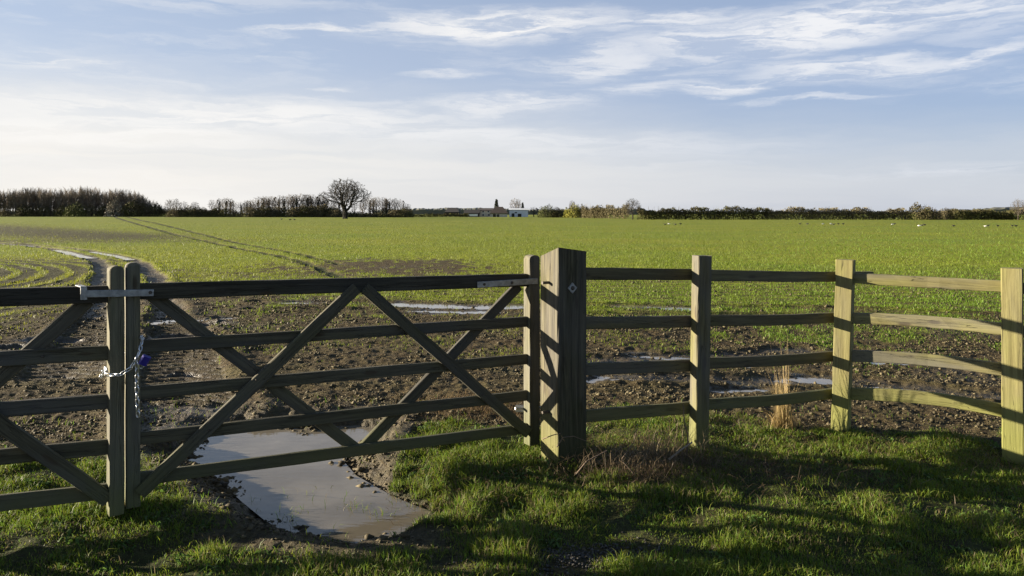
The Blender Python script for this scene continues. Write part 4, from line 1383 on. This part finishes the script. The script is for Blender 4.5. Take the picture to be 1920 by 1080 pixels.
# plantation on the left: rows of slim trees
G1 = 'slim bare trees of the left plantation'
rr = random.Random(5)
topy = lambda px: np.interp(px, [-80, 0, 150, 220, 260, 290, 310], [355, 354, 352, 354, 362, 376, 386])
k = 0
for row, D in enumerate((312, 317, 323, 330, 338)):
    px = -70 + row * 3
    while px < 306:
        place_tree(pop[rr.randrange(3)], px + rr.uniform(-1.5, 1.5), D + rr.uniform(-2, 2), float(topy(px)) + 2.2 * math.sin(px * .07) + rr.uniform(-4, 6), 11,
                   'slim bare plantation tree standing in the dense wood at the left', G1, name='plantation_tree', ysc=rr.uniform(.8, 1.15))
        px += rr.uniform(6, 9.5)
# undergrowth under it
spots = [(10, 391, 0, 1.2), (45, 385, 1, 1.3), (82, 384, 0, 1.4), (115, 386, 1, 1.2), (170, 384, 0, 1.3), (196, 386, 1, 1.1), (248, 377, 1, 1.5),
         (272, 382, 0, 1.4), (296, 384, 1, 1.3), (60, 390, 1, 1.6), (228, 386, 0, 1.2)]
for k, (px, ty_, which, ys_) in enumerate(spots):
    place_tree(SH_B[which], px, 308 + (k % 3), ty_, 3, FST[sorted(q[0] for q in spots).index(px)] + ' dark bush from the left along the foot of the left plantation', 'dark bushes along the left plantation', 'bush', 'bush', ysc=ys_ * .8)
place_tree(SH_G, 140, 304, 382, 3, 'low olive green bush before the left plantation', None, 'bush', 'bush', ysc=1.1)
place_tree(SH_P, 214, 303, 373, 3, 'pale whitish blossoming bush at the edge of the left plantation', None, 'bush', 'bush', ysc=1.0)

# line of mixed trees from the plantation to the oak and beyond
G2 = 'ivy clad bare trees in the row behind the oak'
line = [(438, 374, 0), (470, 373, 1), (500, 368, 0), (523, 364, 1), (550, 364, 0), (572, 362, 0), (583, 364, 1), (603, 365, 0), (700, 369, 1), (724, 369, 1), (318, 372, 0), (330, 370, 0), (345, 376, 0), (365, 377, 0), (398, 372, 0), (412, 370, 1), (424, 369, 1), (432, 370, 1), (452, 377, 1), (463, 374, 1), (476, 378, 0), (484, 367, 1),
        (494, 366, 1), (504, 365, 1), (512, 366, 0), (533, 365, 1), (545, 361, 0), (556, 363, 1), (566, 361, 0), (577, 361, 1), (588, 363, 0), (597, 366, 1),
        (608, 368, 1), (620, 372, 0), (636, 372, 1), (664, 374, 0), (680, 370, 0), (694, 367, 1), (706, 366, 0), (718, 368, 0), (730, 370, 1), (740, 369, 0), (750, 372, 0), (762, 380, 0)]
for k, (px, ty_, iv) in enumerate(line):
    ms = list(ash[k % 3])
    if iv: ms.append(('ivy', ivy_me))
    rk, sd__ = side_rank(px, [q[0] for q in line if q[2] == iv], 647)
    lb = f'{rk} ivy darkened tree {sd__} of the lone oak in the row behind it' if iv else f'{rk} bare twiggy tree without ivy {sd__} of the lone oak, row behind'
    place_tree(ms, px, 300 + (k * 7) % 11, ty_, 10, lb, G2 if iv else 'bare trees without ivy in the row behind the oak', name='bare_tree', ysc=1.12)
RB = [(330, 389, 1.3), (352, 388, 1.5), (372, 388, 1.2), (405, 389, 1.2), (470, 388, 1.5), (490, 387, 1.4), (515, 388, 1.3), (530, 389, 1.6), (552, 389, 1.4), (575, 388, 1.3), (600, 386, 1.4), (622, 389, 1.3),
                                    (690, 398, 2.4), (715, 398, 2.4), (742, 392, 1.4), (760, 390, 1.3), (440, 393, 1.2), (385, 393, 1.2), (655, 396, 2.2), (675, 397, 2.2), (500, 391, 1.5), (565, 386, 1.3), (588, 387, 1.3), (610, 385, 1.3), (632, 390, 1.5), (420, 391, 1.3)]
for k, (px, ty_, sc_) in enumerate(RB):
    rk, sd__ = side_rank(px, [q[0] for q in RB], 647)
    place_tree(SH_B[k % 2], px, 292 + k % 4, ty_, 3, f'{rk} brown leafless bush {sd__} of the lone oak, under the row of trees', 'brown bushes under the tree row', 'bush', 'bush', ysc=sc_)


# hedges
def hedge(x0, x1, D0, D1, top, depth, mat, label, n, size=.22, seed=1):
    rnd = random.Random(seed)
    a_ = Vector(((x0 - CX) * D0 / F, D0, 0)); b_ = Vector(((x1 - CX) * D1 / F, D1, 0))
    L = (b_ - a_).length

    def fn(r_):
        s_ = r_.random()
        p = a_.lerp(b_, s_)
        tz_ = H + (HY - top) * p.y / F
        m_ = s_ * L
        tz_ *= .96 + .12 * math.sin(m_ * .31 + seed) * math.sin(m_ * .13 + 1) + .13 * math.sin(m_ * .77 + 2) + .08 * math.sin(m_ * 2.3) + .06 * math.sin(m_ * 5.1)
        return Vector((p.x - a_.x, p.y - a_.y + r_.uniform(-1, 1) * depth / 2, max(.05, tz_ * (r_.random() ** .75) + r_.gauss(0, .08))))
    vs, fs = leaf_cloud(n, fn, size, seed)
    # upright shoots
    for k in range(int(L * 1.6)):
        p = fn(rnd)
        tz_ = H + (HY - top) * D0 / F
        tube(vs, fs, (p.x, p.y, 0), (p.x + rnd.uniform(-.4, .4), p.y, tz_ * rnd.uniform(.9, 1.28)), .05, .015)
    return tag(meshobj('hedge', vs, fs, mat, loc=(a_.x, a_.y, 0)), label, 'hedge')


hedge(1196, 1440, 205, 203, 391, 3, M_HEDGE, 'long rough leafless field hedge right of the lone round crowned tree', 15000, seed=3)
hedge(1436, 1700, 203, 201, 392, 3, M_SHRUB, 'darker stretch of leafless hedge running up to the tall rounded bush', 15000, seed=5)
hedge(1782, 1905, 198, 196, 395, 4, M_HEDGE, 'dense dark trimmed hedge near the right edge of the field', 9000, seed=7)
hedge(1905, 2300, 196, 192, 395, 4, M_SHRUB, 'hedge going on past the right edge of the picture', 7000, seed=8)
hedge(1090, 1180, 262, 240, 387, 4, M_SHRUB, 'soft brown hedge left of the lone round crowned tree', 7000, seed=9)
hedge(770, 880, 330, 330, 401, 2, M_HEDGE, 'low dark hedge between the tree row and the farm', 4000, seed=10)
hedge(640, 770, 296, 300, 402, 2, M_IVY, 'very low dark hedge under the trees right of the oak', 3000, seed=12)
place_tree(SH_B[1], 1722, 200, 383, 3, 'tallest rounded green brown bush in the right hedge line', None, 'bush', 'bush', ysc=1.0)
place_tree(SH_B[0], 1745, 202, 388, 3, 'dark bush adjoining the right side of the tall rounded bush', None, 'bush', 'bush', ysc=1.1)
place_tree(SH_B[0], 1775, 205, 391, 3, 'brown bush in the gap between the two right hand hedges', None, 'bush', 'bush', ysc=1.1)
place_tree(SH_G, 1026, 300, 386, 3, 'grey green rounded bush just right of the white barn', None, 'bush', 'bush', ysc=1.1)
place_tree(SH_B[1], 1046, 300, 390, 3, 'brown bush between the grey green bush and the yellow one', None, 'bush', 'bush', ysc=1.1)
place_tree(SH_Y, 1074, 290, 383, 3, 'bright yellow green willow bush right of the farm', None, 'bush', 'willow_bush', ysc=1.15)
place_tree(SH_B[0], 1096, 290, 387, 3, 'olive bush adjoining the yellow willow bush', None, 'bush', 'bush', ysc=1.2)
place_tree(SH_B[1], 1120, 280, 387, 3, 'wide soft brown bush left of the lone round crowned tree', None, 'bush', 'bush', ysc=1.3)
place_tree(ash[0], 1073, 330, 374, 10, 'faint thin bare tree rising behind the yellow willow bush', name='bare_tree', ysc=.8)
place_tree(ash[1], 1909, 190, 371, 10, 'bare forked tree at the right edge of the picture', name='bare_tree', ysc=1.0)
place_tree(ash[2], 1925, 192, 376, 10, 'bare tree half cut off by the right edge of the picture', name='bare_tree', ysc=1.0)

# ------------------------------------------------------------ farm
M_CREAM = plain('cream_render', (.62, .58, .46), .85, 0, .1, 1)
M_WHITE = plain('white_sheet', (.72, .73, .72), .6, 0, .08, 1)
M_ROOFD = plain('dark_roof', (.06, .05, .045), .9, 0, .25, 2)
M_ROOFB = plain('brown_tiles', (.062, .045, .034), .9, 0, .25, 2)
M_GREYW = plain('grey_wall', (.44, .42, .38), .9, 0, .15, 1)
M_DARK = plain('dark_timber', (.03, .027, .025), .9, 0, .2, 1)
M_GLASS = plain('window_glass', (.02, .025, .03), .15, 0, .1, 1)


def box(vs, fs, x0, x1, y0, y1, z0, z1):
    b0 = len(vs)
    vs += [Vector(p) for p in ((x0, y0, z0), (x1, y0, z0), (x1, y1, z0), (x0, y1, z0), (x0, y0, z1), (x1, y0, z1), (x1, y1, z1), (x0, y1, z1))]
    fs += [tuple(b0 + i for i in f) for f in ((3, 2, 1, 0), (4, 5, 6, 7), (0, 1, 5, 4), (1, 2, 6, 5), (2, 3, 7, 6), (3, 0, 4, 7))]


def building(name, px0, px1, D, ybase, yeave, yridge, depth, wall, roof, label, hip=0.0, windows=(), doors=(), cat='building', rz=0):
    x0 = (px0 - CX) * D / F; x1 = (px1 - CX) * D / F; w_ = (x1 - x0) / 2
    z0 = 0.0; ze = H + (HY - yeave) * D / F; zr = H + (HY - yridge) * D / F
    rt = empty(name, ((x0 + x1) / 2, D, 0), label, cat)
    vs, fs = [], []
    box(vs, fs, -w_, w_, 0, depth, -.3, ze)
    if not hip:
        b0 = len(vs); vs += [Vector((s_ * w_, y_, z_)) for s_ in (-1, 1) for y_, z_ in ((0, ze), (depth, ze), (depth / 2, zr - .05))]
        fs += [(b0, b0 + 1, b0 + 2), (b0 + 5, b0 + 4, b0 + 3)]
    o = meshobj('wall', vs, fs, wall, rt)
    ov = .35
    hx = hip * w_
    vs = [Vector(p) for p in ((-w_ - ov, -ov, ze - .1), (w_ + ov, -ov, ze - .1), (w_ + ov, depth + ov, ze - .1), (-w_ - ov, depth + ov, ze - .1), (-w_ - ov + hx + (ov if hip else 0), depth / 2, zr), (w_ + ov - hx - (ov if hip else 0), depth / 2, zr))]
    vs += [v + Vector((0, 0, .22)) for v in vs]
    fs = [(6, 7, 11, 10), (8, 9, 10, 11), (7, 8, 11), (9, 6, 10), (1, 0, 4, 5), (3, 2, 5, 4), (2, 1, 5), (0, 3, 4), (0, 1, 7, 6), (1, 2, 8, 7), (2, 3, 9, 8), (3, 0, 6, 9)]
    meshobj('roof', vs, fs, roof, rt)
    for (cx_, cz_, ww, wh) in windows:
        fv, ff = [], []
        X_ = cx_ * w_
        t_ = .12
        for (a0, a1, b0_, b1) in ((X_ - ww / 2 - t_, X_ - ww / 2, cz_ - wh / 2, cz_ + wh / 2), (X_ + ww / 2, X_ + ww / 2 + t_, cz_ - wh / 2, cz_ + wh / 2),
                                  (X_ - ww / 2 - t_, X_ + ww / 2 + t_, cz_ + wh / 2, cz_ + wh / 2 + t_), (X_ - ww / 2 - t_, X_ + ww / 2 + t_, cz_ - wh / 2 - t_, cz_ - wh / 2)):
            box(ff_v := fv, ff, a0, a1, -.08, .02, b0_, b1)
        wf = meshobj('window', fv, ff, M_WHITE, rt)
        pv, pf = [], []
        box(pv, pf, X_ - ww / 2, X_ + ww / 2, -.04, .01, cz_ - wh / 2, cz_ + wh / 2)
        pn = meshobj('pane', pv, pf, M_GLASS, wf)
    for (cx_, ww, wh) in doors:
        pv, pf = [], []
        box(pv, pf, cx_ * w_ - ww / 2, cx_ * w_ + ww / 2, -.06, .02, 0, wh)
        meshobj('door', pv, pf, M_DARK, rt)
    return rt


building('farmhouse', 899, 924, 340, 404, 395, 391, 7, M_CREAM, M_ROOFD, 'cream farmhouse with four small dark windows and a low dark roof', windows=((-.45, 2.4, .7, .7), (.35, 2.4, .7, .7), (-.45, .9, .7, .8), (.4, .9, .9, .8)))
building('farm_building', 920, 951, 332, 404, 400, 388.5, 9, M_GREYW, M_ROOFB, 'pale walled farm building with tall brown hipped roof', hip=.55, doors=((-.55, 1.2, 1.3), (-.1, 1, 1.2)))
building('barn', 955, 990, 345, 404, 393.5, 391, 12, M_WHITE, M_WHITE, 'long pale barn with a whitish low pitched roof', doors=((-.6, 1.2, 1.6), (.1, 1.6, 1.4)), windows=((-.3, 1.9, 1.0, .5),))
building('shed', 871, 898, 336, 404, 400, 394, 7, M_DARK, M_DARK, 'black roofed open shed left of the cream farmhouse', cat='shed')
pv, pf = [], []
box(pv, pf, 0, 4.2, -.4, -.3, .4, 1.3)
tag(meshobj('field_trailer', pv, pf, M_WHITE, loc=((877 - CX) * 335 / F, 335, 0)), 'low white panel standing before the black shed', 'panel')
# black barns far left of the farm
building('barn', 834, 860, 420, 404, 398, 390, 14, M_DARK, M_DARK, 'low black barn standing alone left of the farm', hip=.4)
place_tree(SH_C, 931, 352, 374, 6, 'narrow dark evergreen tree behind the brown hipped roof', name='evergreen_tree', ysc=.95)
place_tree(SH_C, 980, 362, 380, 6, 'small dark evergreen behind the right end of the pale barn', name='evergreen_tree', ysc=.8)
place_tree(ash[1], 966, 365, 370, 10, 'bare rounded tree rising behind the pale barn', name='bare_tree', ysc=1.0)
place_tree(ash[2], 972, 368, 375, 10, 'smaller bare tree behind the pale barn beside the evergreen', name='bare_tree', ysc=1.0)
place_tree(ash[0], 1001, 350, 387, 10, 'low bare tree against the right end of the pale barn', name='bare_tree', ysc=1.8)

# ------------------------------------------------------------ low wooded rise on the horizon
M_HILL = leafy('far_woods', (.10, .105, .09), (.14, .14, .11), .02)


def ridge(px0, px1, D, fn, label, n=90):
    vs = []; fs = []
    for k in range(n + 1):
        px = px0 + (px1 - px0) * k / n
        X_ = (px - CX) * D / F
        top = H + (HY - fn(px)) * D / F
        for (dy_, zz) in ((0, -3), (0, top * .72), (D * .02, top * .93), (D * .05, top), (D * .12, -3)):
            vs.append((X_ * (1 + dy_ / D), D + dy_, zz + (random.uniform(-.6, .6) if zz > 0 else 0)))
    for k in range(n):
        for j in range(4):
            fs.append((k * 5 + j, k * 5 + 5 + j, k * 5 + 6 + j, k * 5 + 1 + j))
    return tag(meshobj('hills', vs, fs, M_HILL), label, kind='structure')


ridge(700, 1230, 900, lambda p: 391 + 1.5 * math.sin(p * .02) + .7 * math.sin(p * .11) + (4 * max(0, (p - 1150) / 80)), 'low wooded rise beyond the farm', 180)
ridge(-400, 420, 1300, lambda p: 394 + math.sin(p * .03), 'distant low ground beyond the plantation', 60)
ridge(1750, 2600, 900, lambda p: 396 - 9 * min(1, max(0, (p - 1760) / 140)) + .8 * math.sin(p * .09), 'low rise behind the right hand hedges', 120)
ridge(1200, 1800, 1500, lambda p: 396.5 + .5 * math.sin(p * .05), 'distant low ground behind the long hedge', 60)

# ------------------------------------------------------------ birds grazing in the field
M_BW = plain('white_plumage', (.75, .74, .70), .8, 0, .05, 5)
M_BD = plain('dark_plumage', (.03, .028, .03), .8, 0, .2, 5)


def ellipsoid(c, r, n=8, m=5):
    vs = []; fs = []
    for i_ in range(m + 1):
        ph = math.pi * i_ / m
        for j in range(n):
            a_ = 2 * math.pi * j / n
            vs.append(Vector((c[0] + r[0] * math.cos(ph), c[1] + r[1] * math.sin(ph) * math.cos(a_), c[2] + r[2] * math.sin(ph) * math.sin(a_))))
    for i_ in range(m):
        for j in range(n):
            fs.append((i_ * n + j, i_ * n + (j + 1) % n, (i_ + 1) * n + (j + 1) % n, (i_ + 1) * n + j))
    return vs, fs


def bird_meshes(mat_body, mat_head):
    vs, fs = ellipsoid((0, 0, .26), (.22, .10, .11))
    b0 = len(vs)
    tube(vs, fs, (-.20, 0, .27), (-.33, 0, .30), .05, .012, 5)      # tail
    body = tmesh('body', (vs, fs), mat_body)
    vs, fs = ellipsoid((.26, 0, .42), (.055, .038, .042))
    tube(vs, fs, (.17, 0, .29), (.25, 0, .42), .045, .028, 6)
    tube(vs, fs, (.30, 0, .42), (.36, 0, .41), .016, .004, 4)
    head = tmesh('head', (vs, fs), mat_head)
    vs, fs = [], []
    tube(vs, fs, (.02, .04, 0), (.0, .04, .18), .012, .014, 4); tube(vs, fs, (.06, -.04, 0), (.0, -.04, .18), .012, .014, 4)
    tube(vs, fs, (.0, .04, 0.006), (.07, .04, 0.006), .01, .008, 3); tube(vs, fs, (.04, -.04, 0.006), (.11, -.04, 0.006), .01, .008, 3)
    legs = tmesh('legs', (vs, fs), M_BD)
    return [('body', body), ('head', head), ('legs', legs)]


BW = bird_meshes(M_BW, M_BD); BD = bird_meshes(M_BD, M_BD)
birds = [(1247, 423, 1), (1254, 422, 0), (1266, 423, 1), (1276, 422, 1), (1500, 422, 1), (1514, 422, 1), (1543, 422, 0), (1558, 422, 0), (1563, 423, 1), (1572, 422, 1), (1581, 422, 1),
         (1673, 423, 0), (1677, 422, 1), (1723, 426, 0), (1729, 425, 1), (1734, 424, 1), (1788, 426, 1), (1848, 427, 0), (1853, 426, 1), (1871, 426, 1), (1898, 426, 1), (1905, 426, 1), (528, 413, 1), (544, 414, 1), (552, 414, 1)]
for k, (px, py, dk) in enumerate(birds):
    X_, D = gxy(px, py)
    rt = empty('goose', (X_, D, ground_z(X_, D)), FST[sorted(q[0] for q in birds if q[2] == dk).index(px)] + (' tiny dark bird from the left, far out on the green field' if dk else ' tiny white bodied bird from the left, far out on the green field'), 'bird',
               'dark birds out on the field' if dk else 'white birds out on the field')
    rt.rotation_euler = (0, 0, random.choice((0, math.pi)) + random.uniform(-.5, .5))
    s_ = .7 if px > 700 else 1.1
    rt.scale = (s_, s_, s_)
    for nm, me in (BD if dk else BW):
        o = bpy.data.objects.new(nm, me); sc.collection.objects.link(o); o.parent = rt
